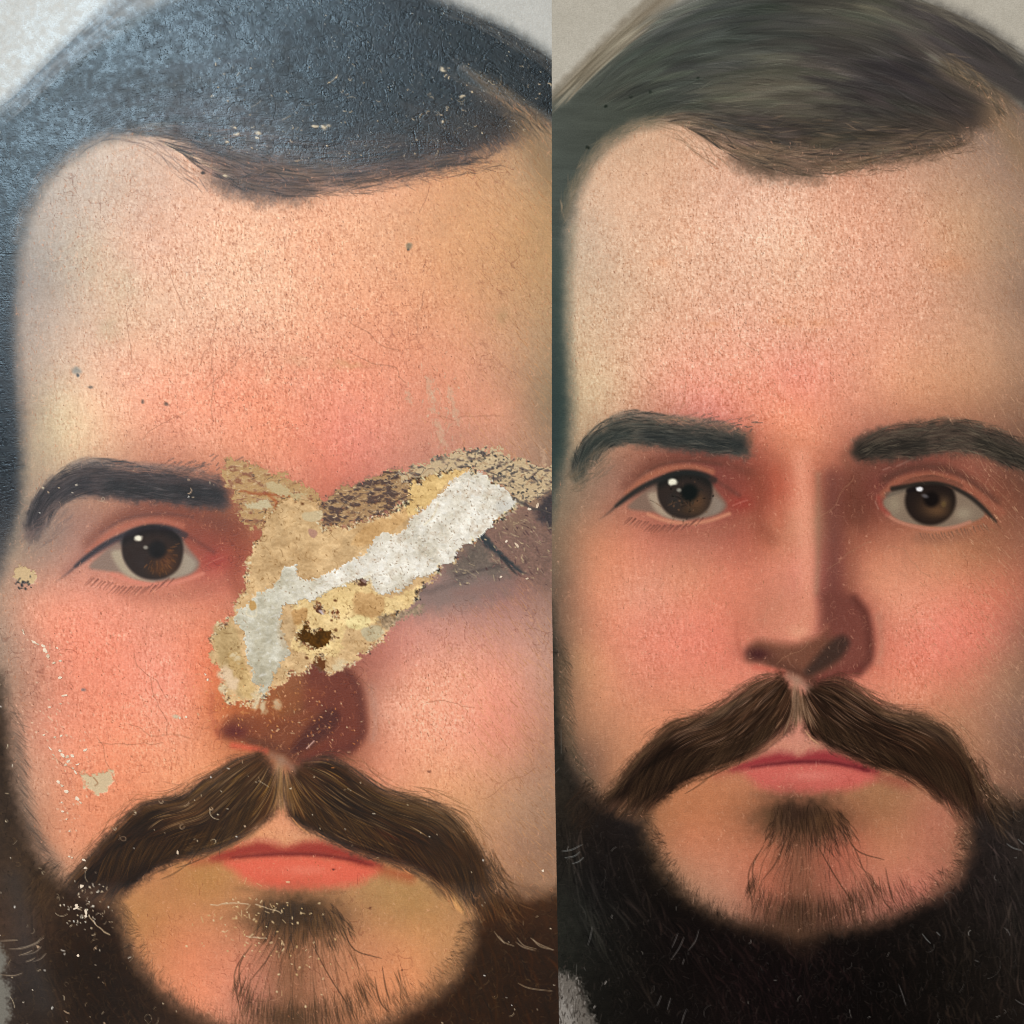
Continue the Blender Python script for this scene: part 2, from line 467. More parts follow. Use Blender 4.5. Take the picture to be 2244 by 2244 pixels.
def portrait(F):
    R = F.side == 0
    c = lambda r, l: r if R else l
    H, Wd = F.h, F.w
    fine = fbm(H, Wd, 3, 3, 5 + F.side, 2)
    broad = fbm(H, Wd, 40, 40, 8 + F.side, 4)
    P = F.part
    # ---- backdrop
    F.col[:] = hexc(c('b2aa9c', 'bab6ae')) + (0.03 * broad + 0.018 * fine)[..., None]
    F.gloss[:] = c(0.1, 1.0)
    # ---- flesh over everything below the hair
    skin = F.gradient(SKIN_R if R else SKIN_L)
    up = np.clip((c(1000, 1100) - F.Y) / 260.0, 0, 1)[..., None]
    skin = np.clip(skin + up * np.array(c((0.028, 0.026, 0.05), (0.004, 0.034, 0.05))) + (1 - up) * np.array(c((0.014, -0.004, 0.004), (0.006, 0.026, 0.012))), 0, 1)
    drag = np.where(fbm(H, Wd, 30, 30, 611, 2) > 0, fbm(H, Wd, 13, 2.4, 613, 2), fbm(H, Wd, 4, 8, 615, 2))
    skin = skin * (1 + 0.028 * drag)[..., None]
    skin = skin * (1 + 0.03 * broad + 0.02 * fbm(H, Wd, 6, 6, 23, 2))[..., None]
    sk = P('painted_skin')
    F.poly([(1150, 330), (1300, 200), (1500, 120), (1900, 100), (2200, 200), (2420, 400), (2420, 2500), (1100, 2500), (1100, 900)],
           skin, f=6, part=sk, smooth=False, gloss=c(0.1, 0.7))
    # ---- head hair
    hair = F.gradient(HAIR_R if R else HAIR_L)
    hair = hair * 0.55 + hair.mean(-1, keepdims=True) * np.array([1.03, 1.0, 0.94]) * c(0.30, 0.42)
    hair = hair * (1 + 0.08 * fbm(H, Wd, 5, 30, 41, 3) + 0.05 * broad)[..., None]
    hp = P('painted_hair')
    edge_top = [(1040, 420), (1160, 262), (1236, 206), (1354, 108), (1440, 44), (1500, 5), (1600, -50), (1720, -80), (1900, -70), (2005, -8),
                (2048, 10), (2110, 36), (2172, 70), (2244, 122), (2330, 200), (2440, 330)]
    # wispy brown fringe outside the hair edge
    F.poly([(1130, 300), (1211, 198), (1320, 86), (1397, 12), (1440, -30), (1500, -20), (1360, 120), (1236, 214), (1150, 300)],
           c('7d7160', '6c6a68'), f=c(10, 14), op=0.72, rag=5)
    F.line([(1150, 290), (1262, 182), (1345, 95), (1420, 25), (1480, -30)], 5, c('6a5c4a', '54504c'), 0.5, f=8)
    # hair mass incl. strip down the left cheek
    # brown half-covered zone along the hairline
    F.poly([(1541, 250), (1590, 312), (1616, 366), (1650, 382), (1675, 391), (1745, 394), (1800, 390), (1825, 366), (1895, 360), (2012, 344), (2110, 306), (2190, 262),
            (2120, 240), (1900, 260), (1700, 240)], c('5c4a3d', '54423a'), f=24, rag=12, fine=6, op=0.88, tex=0.12)
    inner = [(2440, 420), (2300, 300), (2244, 240), (2190, 205), (2110, 165), (2040, 122), (2060, 140), (2120, 180), (2170, 222), (2185, 245), (2150, 268), (2066, 302),
             (1990, 316), (1905, 329), (1850, 330), (1798, 318), (1750, 312), (1691, 306), (1630, 304), (1573, 290), (1530, 262), (1450, 262),
             (1390, 276), (1330, 316), (1290, 364), (1262, 430), (1246, 500), (1240, 600), (1240, 700), (1246, 800), (1250, 900), (1244, 980), (1224, 1060),
             (1195, 1150), (1100, 1200)]
    F.poly(edge_top + inner, hair, f=c(28, 28), rag=5, fine=1.5, part=hp, smooth=False, gloss=c(0.2, 1.0), h=0.0)
    F.line([(1225, 560), (1222, 700), (1228, 860), (1230, 950), (1220, 1020)], 9, c('38463f', '26262a'), 0.55, f=18)
    # soft transition hairline
    F.line([(1240, 470), (1262, 410), (1300, 350), (1350, 305), (1400, 280), (1450, 272)], 9, c('8a7862', '8a7868'), 0.45, f=16)
    F.line([(1256, 500), (1246, 640), (1250, 780), (1258, 900)], 8, c('8a8068', '8c7868'), 0.35, f=14)
    F.line([(1590, 340), (1650, 384), (1740, 395), (1800, 392), (1850, 370), (1950, 358), (2060, 330), (2130, 305)], 13, c('7e6350', '7a5c48'), 0.25, f=20, rag=6)
    F.line([(2090, 150), (2160, 200), (2244, 300), (2300, 360)], 22, c('6e5c48', '64513a'), 0.38, f=50)
    F.line([(2180, 240), (2220, 310), (2260, 380)], 22, c('937355', '8a6840'), 0.55, f=40)
    F.poly([(1950, 30), (2060, 30), (2150, 100), (2240, 175), (2280, 240), (2200, 190), (2110, 132), (2030, 104)], c('443e3c', '1b1c1b'), f=10, rag=6, op=0.9)
    if R:   # olive lights in the hair
        F.line([(1580, 205), (1680, 190), (1740, 200), (1790, 225)], 36, '6b6453', 0.4, f=34, rag=10)
        F.line([(1640, 130), (1740, 140), (1840, 165)], 13, '6e6858', 0.45, f=16, rag=8)
        F.line([(1560, 240), (1700, 240), (1760, 262)], 14, '655d4c', 0.5, f=20)
        F.line([(1880, 14), (1960, 42), (2030, 62)], 14, '6a6654', 0.6, f=16, rag=8)
        F.line([(2000, 104), (2080, 150), (2130, 190)], 14, '5c5240', 0.35, f=30)
        F.line([(1560, 255), (1680, 270), (1760, 285)], 16, '3c3433', 0.55, f=22)
        F.line([(1690, 290), (1715, 320), (1748, 348)], 13, '3e3934', 0.85, f=10, taper=1)
        for x, y in ((1327, 233), (1383, 213), (1425, 202), (1288, 323), (1530, 172)):
            F.blob(x, y, 4, 3.5, '1c221c', 0.9, hard=0.3, rag=3, own=True)
    # fine hairs combed to the side
    tone = c(['3a3a34', '5c5a4c', '2e2c2a', '6c6656', '48443c', '76705e'], ['101214', '1c1c20', '3a3436', '0c0e10', '4c4444'])
    sweep = [[(1340, 120), (1450, 30), (1600, -20), (1800, -40), (2000, -10), (2244, 140)],
             [(1260, 215), (1380, 120), (1520, 50), (1720, 20), (1950, 60), (2244, 215)],
             [(1300, 230), (1420, 165), (1560, 130), (1750, 120), (1950, 165), (2160, 262)],
             [(1380, 262), (1480, 225), (1600, 205), (1750, 200), (1900, 225), (2100, 300)],
             [(1450, 262), (1540, 262), (1650, 285), (1780, 300), (1930, 300), (2110, 290)],
             [(1520, 285), (1600, 335), (1700, 368), (1820, 372), (1950, 350), (2140, 310)]]
    F.flow(sweep, 350, (0.08, 0.25), (4.0, 10.0), tone, (0.15, 0.45), jit=8, seed=2, rel=(0.78, 1.25))
    F.flow(sweep, c(3600, 3000), (0.04, 0.14), (0.6, 1.1), tone, (0.3, 0.95), jit=7, seed=3, H=c(0.15, 0.38), rel=(0.6, 1.45))
    F.flow(sweep, c(700, 900), (0.04, 0.12), (0.7, 1.6), c(['3c3630', '5a4c3c', '2c2826', '7a6450'], ['2a2020', '3c2c22', '1c1816', '6a5040']), (0.25, 0.6), jit=8, seed=4, umin=0.72, umax=1.03, H=0.12)
    F.flow([[(1790, 350), (1900, 352), (2020, 330), (2140, 290)], [(1760, 372), (1880, 386), (2020, 362), (2180, 320)]], 260, (0.05, 0.14), (0.6, 1.2),
           c(['4a3a2e', '5c4634'], ['3a2a20', '4c382a']), (0.2, 0.6), jit=16, seed=44)
    F.flow([[(1430, 262), (1500, 275), (1560, 320), (1630, 372)], [(1420, 285), (1470, 300), (1530, 345), (1590, 385)]], 50, (0.15, 0.45), (0.6, 1.3),
           c(['6a5440', '8a6c54'], ['6a5248', '8a6c5c']), (0.3, 0.7), jit=10, seed=5)
    F.flow([[(1235, 500), (1262, 420), (1320, 340), (1400, 282), (1470, 268)], [(1225, 470), (1250, 390), (1305, 312), (1390, 262), (1470, 250)]], 220,
           (0.06, 0.18), (0.6, 1.3), c(['6e6450', '5a5a4c', '907a62'], ['5c5450', '403e40', '8a7668']), (0.25, 0.6), jit=12, seed=6)
    F.flow([[(1205, 214), (1262, 160), (1330, 90), (1410, 8)], [(1205, 262), (1280, 185), (1365, 108), (1480, 30)]], 170, (0.2, 0.6), (0.8, 2.2),
           c(['5e5444', '8e8270', 'a09682'], ['3c3e40', '5c5c5c', '787878']), (0.3, 0.7), jit=4, seed=8)
    F.flow([[(1980, 10), (2070, 42), (2170, 94), (2250, 154)], [(1985, -10), (2076, 24), (2180, 78), (2262, 138)]], 300, (0.1, 0.3), (0.8, 1.8),
           c(['4a443e', '6a6256'], ['2a2826', '4a4640']), (0.3, 0.6), jit=8, seed=9)
    F.flow([[(2040, 120), (2130, 190), (2200, 262)], [(2080, 110), (2180, 190), (2260, 290)]], 200, (0.1, 0.35), (0.8, 2.0),
           c(['5a4c3c', '8a7258', '4a4036'], ['4a3a26', '5e4a30', '2c2418']), (0.15, 0.4), jit=12, seed=10)
    F.flow([[(2040, 300), (2130, 330), (2260, 420)], [(2040, 420), (2140, 480), (2260, 620)]], 300, (0.05, 0.16), (0.7, 1.3),
           c(['a87c5c', 'e0aa84'], ['a8703c', 'e0a468']), (0.08, 0.22), jit=5, seed=12)

    if R:
        for x, y, a, b2 in ((1445, 578, 26, 12), (1720, 706, 34, 14), (1795, 706, 30, 12), (1560, 712, 30, 12), (2080, 580, 60, 24)):
            F.blob(x, y, a, b2, 'de9468', 0.4, own=True, rag=12)
    else:
        for x, y, a, b2, q in ((760, 800, 60, 12, 'c8905c'), (650, 790, 40, 14, 'd8a078'), (270, 620, 40, 60, 'c8b090'), (240, 720, 34, 40, 'c4ac88'), (1100, 690, 24, 20, 'b08a5c'), (585, 820, 14, 18, 'f2c49c')):
            F.blob(x, y, a, b2, q, 0.45, own=True, rag=14)

    # ---- eye sockets and lids
    F.line([(1375, 1064), (1420, 1024), (1480, 1004), (1560, 1006), (1640, 1034)], 12, c('6c3e32', '743824'), 0.6, f=16)
    F.line([(1400, 1044), (1450, 1018), (1520, 1010), (1580, 1018)], 3, c('5c3a30', '5c3026'), 0.5, f=5)
    F.line([(1330, 1120), (1370, 1080), (1415, 1045)], 9, c('9a6552', '9a6050'), 0.5, f=12)
    F.line([(1375, 1082), (1420, 1046), (1470, 1027), (1520, 1024), (1560, 1034)], 6.5, c('b06a50', 'b46248'), 0.75, f=6)
    F.line([(1660, 1040), (1668, 1090), (1660, 1140), (1690, 1180)], 16, c('8a4a38', '84381e'), 0.5, f=22)
    F.line([(1700, 1030), (1708, 1090), (1712, 1150)], 9, c('b45a42', 'b0583c'), 0.45, f=14)
    F.blob(1622, 1103, 34, 20, c('983c32', 'a03426'), 0.75)
    # eyeball, iris, pupil
    e = P('painted_eye')
    white = [(1376, 1112), (1400, 1086), (1430, 1064), (1470, 1046), (1505, 1036), (1545, 1046), (1572, 1078), (1592, 1106), (1578, 1125), (1545, 1134),
             (1502, 1141), (1468, 1136), (1440, 1124), (1408, 1120)]
    F.poly(white, c('84695a', '8c7060'), f=6, part=e)
    F.poly([(1420, 1085), (1440, 1080), (1450, 1110), (1480, 1136), (1500, 1140), (1460, 1134), (1436, 1118)], c('aa947e', 'ae9a80'), f=7)
    F.poly([(1558, 1085), (1584, 1104), (1572, 1124), (1530, 1134), (1548, 1110)], c('8e7c6e', 'a2907c'), f=6)
    ir = P('iris', e)
    iris = [(1441, 1085), (1446, 1050), (1475, 1035), (1505, 1031), (1540, 1040), (1559, 1062), (1561, 1088), (1551, 1115), (1528, 1132), (1500, 1137), (1472, 1130), (1452, 1112)]
    F.poly(iris, c('322925', '2a1e1a'), f=4.5, part=ir, gloss=c(0.1, 0.25))
    F.blob(1526, 1100, 30, 28, c('62442f', '643a20'), 0.85)
    F.blob(1515, 1118, 30, 12, c('4c3828', '5e3618'), 0.7)
    F.blob(1478, 1100, 18, 22, c('35302e', '2e2422'), 0.7)
    if F.side:
        r = np.random.default_rng(3)
        for k in range(60):
            a = r.uniform(-0.3, 2.4); q = r.uniform(.35, .9)
            x, y = 1510 + math.cos(a) * 44 * q, 1082 + math.sin(a) * 48 * q
            F.line([(x, y), (x + 7 * math.cos(a), y + 7 * math.sin(a))], 1.4, ['6e4320', '4a2a16', '7a4c26', '3a2214'][k % 4], 0.4)
    else:
        F.ticks(70, np.exp(-((F.X - 1505) ** 2 + (F.Y - 1092) ** 2) / 1100), (4, 12), (0.8, 1.6), ['4c3c30', '2a2824', '181412', '6a4c38'], (0.25, 0.6), (20, 50), seed=31)
    pu = P('pupil', e)
    F.blob(1511, 1079, 19, 19, c('141817', '0f0c0d'), 1.0, hard=0.6, part=pu)
    F.line([(1446, 1060), (1480, 1044), (1520, 1040), (1555, 1056)], 9, c('1a1c1b', '120e10'), 0.7, f=10)
    cl = P('catchlight', e)
    F.blob(1474, 1056, 9, 6.5, 'efe6cf', 1.0, hard=0.5, rag=3, part=cl, h=0.25)
    F.blob(1488, 1074, 5, 4, 'a09a8c', 0.8, hard=0.4)
    ld = P('eyelid', e)
    F.line([(1308, 1143), (1336, 1122), (1356, 1104), (1399, 1071), (1442, 1050), (1470, 1040), (1505, 1036), (1540, 1040), (1566, 1052)], 5.5, c('262827', '241e24'), 0.85, f=5, taper=-1, part=ld)
    F.line([(1346, 1112), (1372, 1092), (1400, 1074), (1440, 1054), (1480, 1042)], 6.5, c('262827', '241e24'), 0.8, f=6, part=ld, taper=2)
    F.line([(1560, 1048), (1590, 1066), (1620, 1086)], 4, c('5c3830', '5a2418'), 0.45, f=6)
    F.line([(1420, 1127), (1455, 1140), (1502, 1147), (1550, 1142), (1598, 1126)], 4, c('cf8a6c', 'd88068'), 0.85, f=4, part=ld)
    F.line([(1440, 1165), (1500, 1172), (1570, 1165), (1640, 1140)], 12, c('a8644e', 'b0644c'), 0.45, f=18)
    F.line([(1606, 1108), (1625, 1100), (1638, 1096)], 1.2, c('d88a78', 'd88870'), 0.45, f=2)
    la = P('lash', e)
    r = np.random.default_rng(5)
    for k in range(24):
        x = 1368 + k * 7 + r.uniform(-2, 2); y = 1131 + 28 * (1 - ((x - 1450) / 100) ** 2) + r.uniform(-3, 3)
        F.line([(x + 10, y - 8), (x + 2, y), (x - 6 + r.uniform(-3, 3), y + 9)], r.uniform(1.2, 2.0), c('6c4238', '743c2c'), r.uniform(.45, .85), f=1.6, taper=1, part=la)
    # ---- second eye
    if R:
        e = P('painted_eye'); ir = P('iris', e); pu = P('pupil', e); cl = P('catchlight', e); ld = P('eyelid', e); la = P('lash', e)
        F.line([(1880, 1130), (1870, 1060), (1900, 1020), (1960, 1004)], 22, '6e4234', 0.6, f=30)
        F.line([(1940, 1050), (1985, 1030), (2030, 1022), (2080, 1030), (2130, 1058), (2180, 1100)], 9, '5a382e', 0.75, f=12)
        F.line([(1935, 1084), (1965, 1056), (2010, 1043), (2055, 1043), (2105, 1058), (2150, 1088), (2195, 1124)], 8, '9a5a45', 0.9, f=6)
        F.poly([(1936, 1108), (1944, 1086), (1966, 1072), (2010, 1060), (2055, 1058), (2094, 1073), (2133, 1096), (2158, 1128), (2120, 1147), (2079, 1156), (2040, 1153), (2005, 1150), (1968, 1140)],
               '86715f', f=4.5, part=e)
        F.blob(1960, 1105, 20, 26, '9c8a72', 0.8); F.blob(2110, 1125, 26, 18, 'a3917a', 0.8)
        F.line([(1945, 1084), (1975, 1074), (1990, 1072)], 6, '5c5248', 0.5)
        F.blob(2039, 1097, 56, 54, '221a17', 1.0, hard=0.9, part=ir)
        F.poly([(1970, 1066), (2000, 1046), (2060, 1044), (2110, 1062), (2094, 1073), (2055, 1058), (2010, 1059)], '7c4a3a', f=3)
        F.blob(2045, 1112, 40, 30, '543c2a', 0.85); F.blob(2056, 1120, 26, 15, '664830', 0.7); F.blob(2070, 1100, 14, 16, '5a4430', 0.7)
        F.blob(2041, 1094, 17, 17, '15100f', 1.0, hard=0.6, part=pu)
        F.blob(2027, 1087, 7, 4, '6e686a', 0.7, rot=0.3, hard=0.3)
        F.blob(2068, 1105, 5, 6, '6e5632', 0.6, hard=0.3)
        F.line([(1992, 1075), (2010, 1068)], 6, '1a1414', 0.8)
        F.blob(2015, 1071, 8, 6, 'e8e4e4', 1.0, hard=0.5, rag=3, part=cl, h=0.25)
        F.line([(1956, 1071), (1985, 1066), (2020, 1060), (2055, 1059), (2094, 1070), (2133, 1094), (2165, 1124), (2199, 1166)], 5.5, '2c2621', 0.92, f=4, taper=1, part=ld)
        F.line([(2085, 1068), (2125, 1088), (2155, 1114), (2186, 1146)], 5.5, '2c2824', 0.8, f=5, part=ld, taper=2)
        F.line([(1944, 1128), (1966, 1142), (2010, 1155), (2045, 1160), (2090, 1155), (2125, 1144)], 3.6, 'c08068', 0.85, f=4, part=ld)
        F.line([(1925, 1090), (1932, 1112), (1946, 1126)], 5, 'a04c40', 0.7, f=6)
        for k in range(22):
            x = 2015 + k * 7 + r.uniform(-2, 2); y = 1170 - 22 * max(0, (x - 2060) / 110) + r.uniform(-3, 3)
            F.line([(x, y), (x + 3, y + 7), (x + 7 + r.uniform(-2, 3), y + 14)], r.uniform(1.2, 2.0), '6e5042', r.uniform(.4, .7), f=1.6, taper=1, part=la)
        F.line([(2010, 1180), (2060, 1184), (2120, 1172)], 9, '8a5c48', 0.4, f=12)
        for a, b in (((1935, 1030), (1950, 1024)), ((1965, 1022), (2005, 1003)), ((1918, 1100), (1925, 1115))):
            F.line([a, b], 1.4, 'a87868', 0.55, f=2)

    # ---- eyebrows
    eb = P('painted_eyebrow')
    brow = [(1260, 1050), (1252, 1024), (1264, 990), (1290, 956), (1322, 932), (1354, 918), (1400, 914), (1470, 921), (1540, 928), (1600, 938), (1638, 948),
            (1646, 975), (1642, 1002), (1600, 1000), (1540, 992), (1480, 984), (1420, 978), (1370, 974), (1332, 982), (1298, 1010), (1278, 1042)]
    F.poly(brow, c('484740', '382f30'), f=14, rag=8, fine=2, op=0.92, part=eb, gloss=c(0.1, 0.5), tex=0.1)
    F.poly([(1340, 915), (1372, 899), (1430, 906), (1520, 914), (1600, 928), (1500, 925), (1400, 918)], c('7c7064', '6e625e'), f=7, op=0.6)
    F.line([(1268, 1042), (1276, 1000), (1310, 968), (1370, 950)], 13, c('26302e', '201d22'), 0.7, f=14, rag=5)
    F.line([(1420, 955), (1500, 965), (1570, 972), (1625, 975)], 15, c('272b2b', '141214'), 0.85, f=14, rag=6)
    F.flow([[(1262, 1060), (1254, 1020), (1275, 965), (1320, 922), (1372, 900), (1450, 905)], [(1270, 1060), (1268, 1010), (1300, 955), (1360, 925), (1450, 922), (1560, 930)],
            [(1290, 1040), (1305, 990), (1350, 955), (1430, 950), (1540, 962), (1645, 975)], [(1300, 1025), (1330, 985), (1400, 972), (1480, 980), (1560, 992), (1640, 1005)]],
           900, (0.05, 0.16), (0.6, 1.3), c(['1c2020', '5c5c54', '2a2c2a', '3c3c38', '6c6458'], ['0e0c10', '2c2628', '4a4040', '181618', '5c5250']), (0.3, 0.8), jit=4, seed=13, H=0.12)
    F.blob(1262, 1046, 20, 22, c('80705c', '8c7060'), 0.55, rag=6)
    F.blob(1646, 960, 16, 34, c('9c6048', '84482e'), 0.45, rag=6)
    F.flow([[(1420, 908), (1500, 912), (1580, 925), (1640, 945)], [(1420, 925), (1500, 930), (1580, 942), (1645, 960)]], 240, (0.08, 0.2), (0.5, 1.1), c(['a07a62', '6a5a4c', 'b48468'], ['a8705a', '6a5048', 'b87c60']), (0.2, 0.6), jit=8, seed=17)
    F.flow([[(1232, 1050), (1290, 1000), (1330, 960)], [(1240, 1090), (1300, 1060), (1360, 1010)]], 200, (0.15, 0.35), (0.7, 1.5),
           c(['5c5448', '78644f'], ['6a5450', '806458']), (0.2, 0.5), jit=8, seed=14)
    F.ticks(60, np.exp(-((F.X - c(1570, 430)) ** 2 / 4200 + (F.Y - c(928, 1022)) ** 2 / 200)), (10, 24), (0.7, 1.4), c(['5c5048'], ['6a4c40']), (0.3, 0.6), (25, 15), seed=15)
    if R:
        eb = P('painted_eyebrow')
        F.poly([(1866, 1000), (1866, 975), (1893, 950), (1950, 936), (2021, 925), (2092, 922), (2149, 932), (2206, 953), (2260, 978), (2330, 1010), (2330, 1080), (2244, 1032), (2206, 1018),
                (2149, 1001), (2092, 994), (2007, 1004), (1950, 1009), (1893, 1012)], '453b33', f=14, rag=8, fine=2, op=0.92, part=eb, tex=0.1)
        F.line([(1885, 990), (1950, 980), (2020, 975)], 14, '26231f', 0.8, f=14, rag=5)
        F.line([(2150, 970), (2220, 1000), (2300, 1030)], 14, '28251f', 0.7, f=14, rag=5)
        F.flow([[(1870, 985), (1930, 940), (2020, 922), (2092, 914), (2180, 936), (2270, 980)], [(1868, 995), (1940, 975), (2040, 960), (2120, 955), (2200, 985), (2280, 1020)],
                [(1880, 1010), (1960, 1005), (2060, 992), (2140, 995), (2210, 1020), (2280, 1050)]],
               700, (0.05, 0.16), (0.6, 1.3), ['1c1a18', '5c5244', '34302a', '6c6050'], (0.3, 0.75), jit=7, seed=16)
        F.line([(1860, 985), (1850, 1000), (1858, 1020)], 8, '80503e', 0.5, f=14)

    # ---- nose
    no = P('painted_nose')
    F.poly([(1740, 1000), (1775, 1000), (1790, 1150), (1800, 1270), (1860, 1300), (1905, 1345), (1918, 1410), (1916, 1448), (1890, 1478), (1850, 1490), (1800, 1505), (1760, 1496), (1700, 1462),
            (1645, 1462), (1618, 1430), (1612, 1380), (1650, 1320), (1690, 1270), (1715, 1150)], F.col.copy(), f=2, part=no)
    if R:
        F.line([(1757, 1000), (1762, 1120), (1768, 1250), (1766, 1350), (1752, 1390)], 17, 'ee9e80', 0.75, f=18)
        F.line([(1718, 1110), (1718, 1230), (1708, 1310), (1680, 1350)], 12, 'bf7a60', 0.28, f=26)
        F.line([(1793, 1040), (1794, 1180), (1790, 1300)], 5, 'a27a60', 0.6, f=10)
        F.line([(1824, 1050), (1828, 1180), (1824, 1300), (1822, 1350)], 20, '74433a', 0.75, f=24)
        F.line([(1868, 1170), (1866, 1250), (1862, 1300)], 10, '9c6049', 0.5, f=20)
    F.poly([(1800, 1300), (1850, 1298), (1890, 1325), (1908, 1370), (1914, 1430), (1896, 1466), (1850, 1488), (1790, 1500), (1770, 1490), (1790, 1420), (1795, 1350)],
           c('744036', '6e2c18'), f=18, op=0.9)
    F.line([(1872, 1312), (1898, 1350), (1906, 1410), (1904, 1446), (1880, 1472)], 7, c('522a24', '5a2418'), 0.65, f=12)
    F.line([(1925, 1350), (1932, 1410), (1926, 1452)], 4, c('b08870', 'b48c7c'), 0.4, f=14)
    F.poly([(1640, 1418), (1660, 1404), (1700, 1408), (1740, 1412), (1790, 1398), (1830, 1400), (1840, 1440), (1790, 1480), (1760, 1492), (1710, 1468), (1668, 1456), (1636, 1446)],
           c('6f4534', '7c3c1c'), f=15, op=0.92)
    F.blob(1660, 1434, 36, 19, c('472424', '5c180e'), 0.92, rot=0.1)
    F.line([(1690, 1452), (1740, 1470), (1780, 1492)], 9, c('58362b', '5c2c16'), 0.7, f=14)
    F.poly([(1846, 1392), (1862, 1408), (1846, 1438), (1810, 1464), (1776, 1480), (1764, 1470), (1788, 1440), (1818, 1408)], c('3a2a24', '48180c'), f=11, op=0.85)
    F.line([(1690, 1412), (1745, 1415), (1790, 1403), (1816, 1382)], 5, c('7a4a38', '8a4422'), 0.5, f=7)
    F.line([(1800, 1492), (1850, 1478), (1880, 1468)], 10, c('6e322c', '5c2012'), 0.5, f=16)
    F.line([(1616, 1365), (1614, 1400), (1626, 1440)], 4, c('c06a54', 'b85838'), 0.55, f=10)
    F.line([(1655, 1462), (1690, 1468), (1716, 1474)], 6, c('cf6a56', 'e0583c'), 0.7, f=7)
    if R:
        F.poly([(1680, 1340), (1740, 1300), (1790, 1320), (1792, 1370), (1760, 1400), (1730, 1408), (1690, 1400)], 'd6876b', f=24, op=0.55)
        F.blob(1750, 1384, 30, 17, 'e8a080', 0.75)
        F.line([(1668, 1398), (1700, 1404), (1740, 1407)], 3, 'a0604c', 0.4, f=6)
        F.line([(1760, 1402), (1790, 1393), (1812, 1372)], 5, 'a86650', 0.5, f=8)

    # ---- mouth
    li = P('painted_lips')
    up = P('upper_lip', li)
    lw = P('lower_lip', li)
    F.line([(1570, 1694), (1600, 1688), (1640, 1684)], 10, c('9a4a3c', 'a84228'), 0.5, f=16)
    F.line([(1880, 1690), (1930, 1702), (1985, 1718)], 11, c('96483a', 'a8421e'), 0.65, f=18)
    F.poly([(1632, 1688), (1680, 1676), (1740, 1670), (1850, 1676), (1915, 1700), (1896, 1718), (1845, 1732), (1737, 1740), (1680, 1730), (1646, 1708)],
           c('d2665a', 'e8664a'), f=17, rag=4, fine=2, part=lw)
    F.blob(1780, 1700, 66, 15, c('e07f70', 'f07c60'), 0.8)
    F.blob(1720, 1722, 60, 12, c('d0685a', 'ec6246'), 0.6)
    F.line([(1650, 1740), (1740, 1748), (1840, 1742)], 6, c('8e5c44', '8c5a34'), 0.4, f=12)
    F.poly([(1604, 1686), (1640, 1666), (1672, 1655), (1706, 1648), (1735, 1653), (1748, 1658), (1775, 1648), (1815, 1645), (1850, 1656), (1890, 1674), (1925, 1692), (1900, 1692), (1850, 1678),
            (1800, 1672), (1740, 1673), (1690, 1676), (1640, 1684)], c('963036', '9c2a1e'), f=13, rag=3, fine=2, op=0.9, part=up)
    F.line([(1640, 1682), (1690, 1675), (1745, 1670), (1810, 1670), (1870, 1680), (1910, 1692)], 3.5, c('561820', '66100c'), 0.75, f=6, taper=2)
    F.line([(1660, 1652), (1700, 1644), (1735, 1648)], 5, c('c07866', 'd0705a'), 0.4, f=8)

    # ---- beard
    bd = P('painted_beard')
    beard = F.gradient(BEARD_R if R else BEARD_L)
    beard = beard * np.array(c((1.0, 0.98, 0.96), (0.95, 0.86, 0.8)))
    beard = beard * (1 + 0.16 * fbm(H, Wd, 9, 9, 61, 4) + 0.09 * fine)[..., None]
    ring = [(1060, 1330), (1200, 1330), (1212, 1420), (1220, 1520), (1232, 1610), (1252, 1680), (1290, 1738), (1330, 1768), (1380, 1790), (1412, 1806), (1424, 1850), (1446, 1900),
            (1484, 1944), (1528, 1982), (1576, 2008), (1630, 2028), (1700, 2036), (1790, 2038), (1860, 2036), (1940, 2020), (2006, 1990), (2066, 1965), (2108, 1925), (2126, 1870),
            (2130, 1810), (2120, 1770), (2170, 1752), (2220, 1758), (2300, 1735), (2460, 1700), (2460, 2520), (1000, 2520), (1000, 1330)]
    F.line([(1400, 1780), (1410, 1860), (1440, 1930), (1500, 1990), (1600, 2040), (1720, 2062), (1850, 2060), (1960, 2030), (2060, 1975), (2120, 1920), (2142, 1850), (2136, 1780)],
           18, c('3a2c22', '40280f'), 0.6, f=34, rag=10)
    F.poly(ring, beard, f=28, rag=8, fine=1.5, part=bd, smooth=False, gloss=c(0.12, 0.15))
    sm = c('5c4632', '6a4a30')
    F.line([(1420, 1800), (1424, 1850), (1440, 1900), (1480, 1950), (1540, 1995), (1620, 2030), (1720, 2044), (1850, 2040), (1950, 2010), (2040, 1962), (2095, 1915), (2116, 1860), (2118, 1790)],
           10, sm, 0.28, f=26, rag=8)
    F.line([(1226, 1450), (1236, 1560), (1256, 1650), (1300, 1720)], 10, c('6f5a44', '705c4c'), 0.45, f=20)
    F.line([(2110, 1740), (2170, 1732), (2230, 1745)], 12, c('574436', '6a4832'), 0.5, f=18, rag=5)
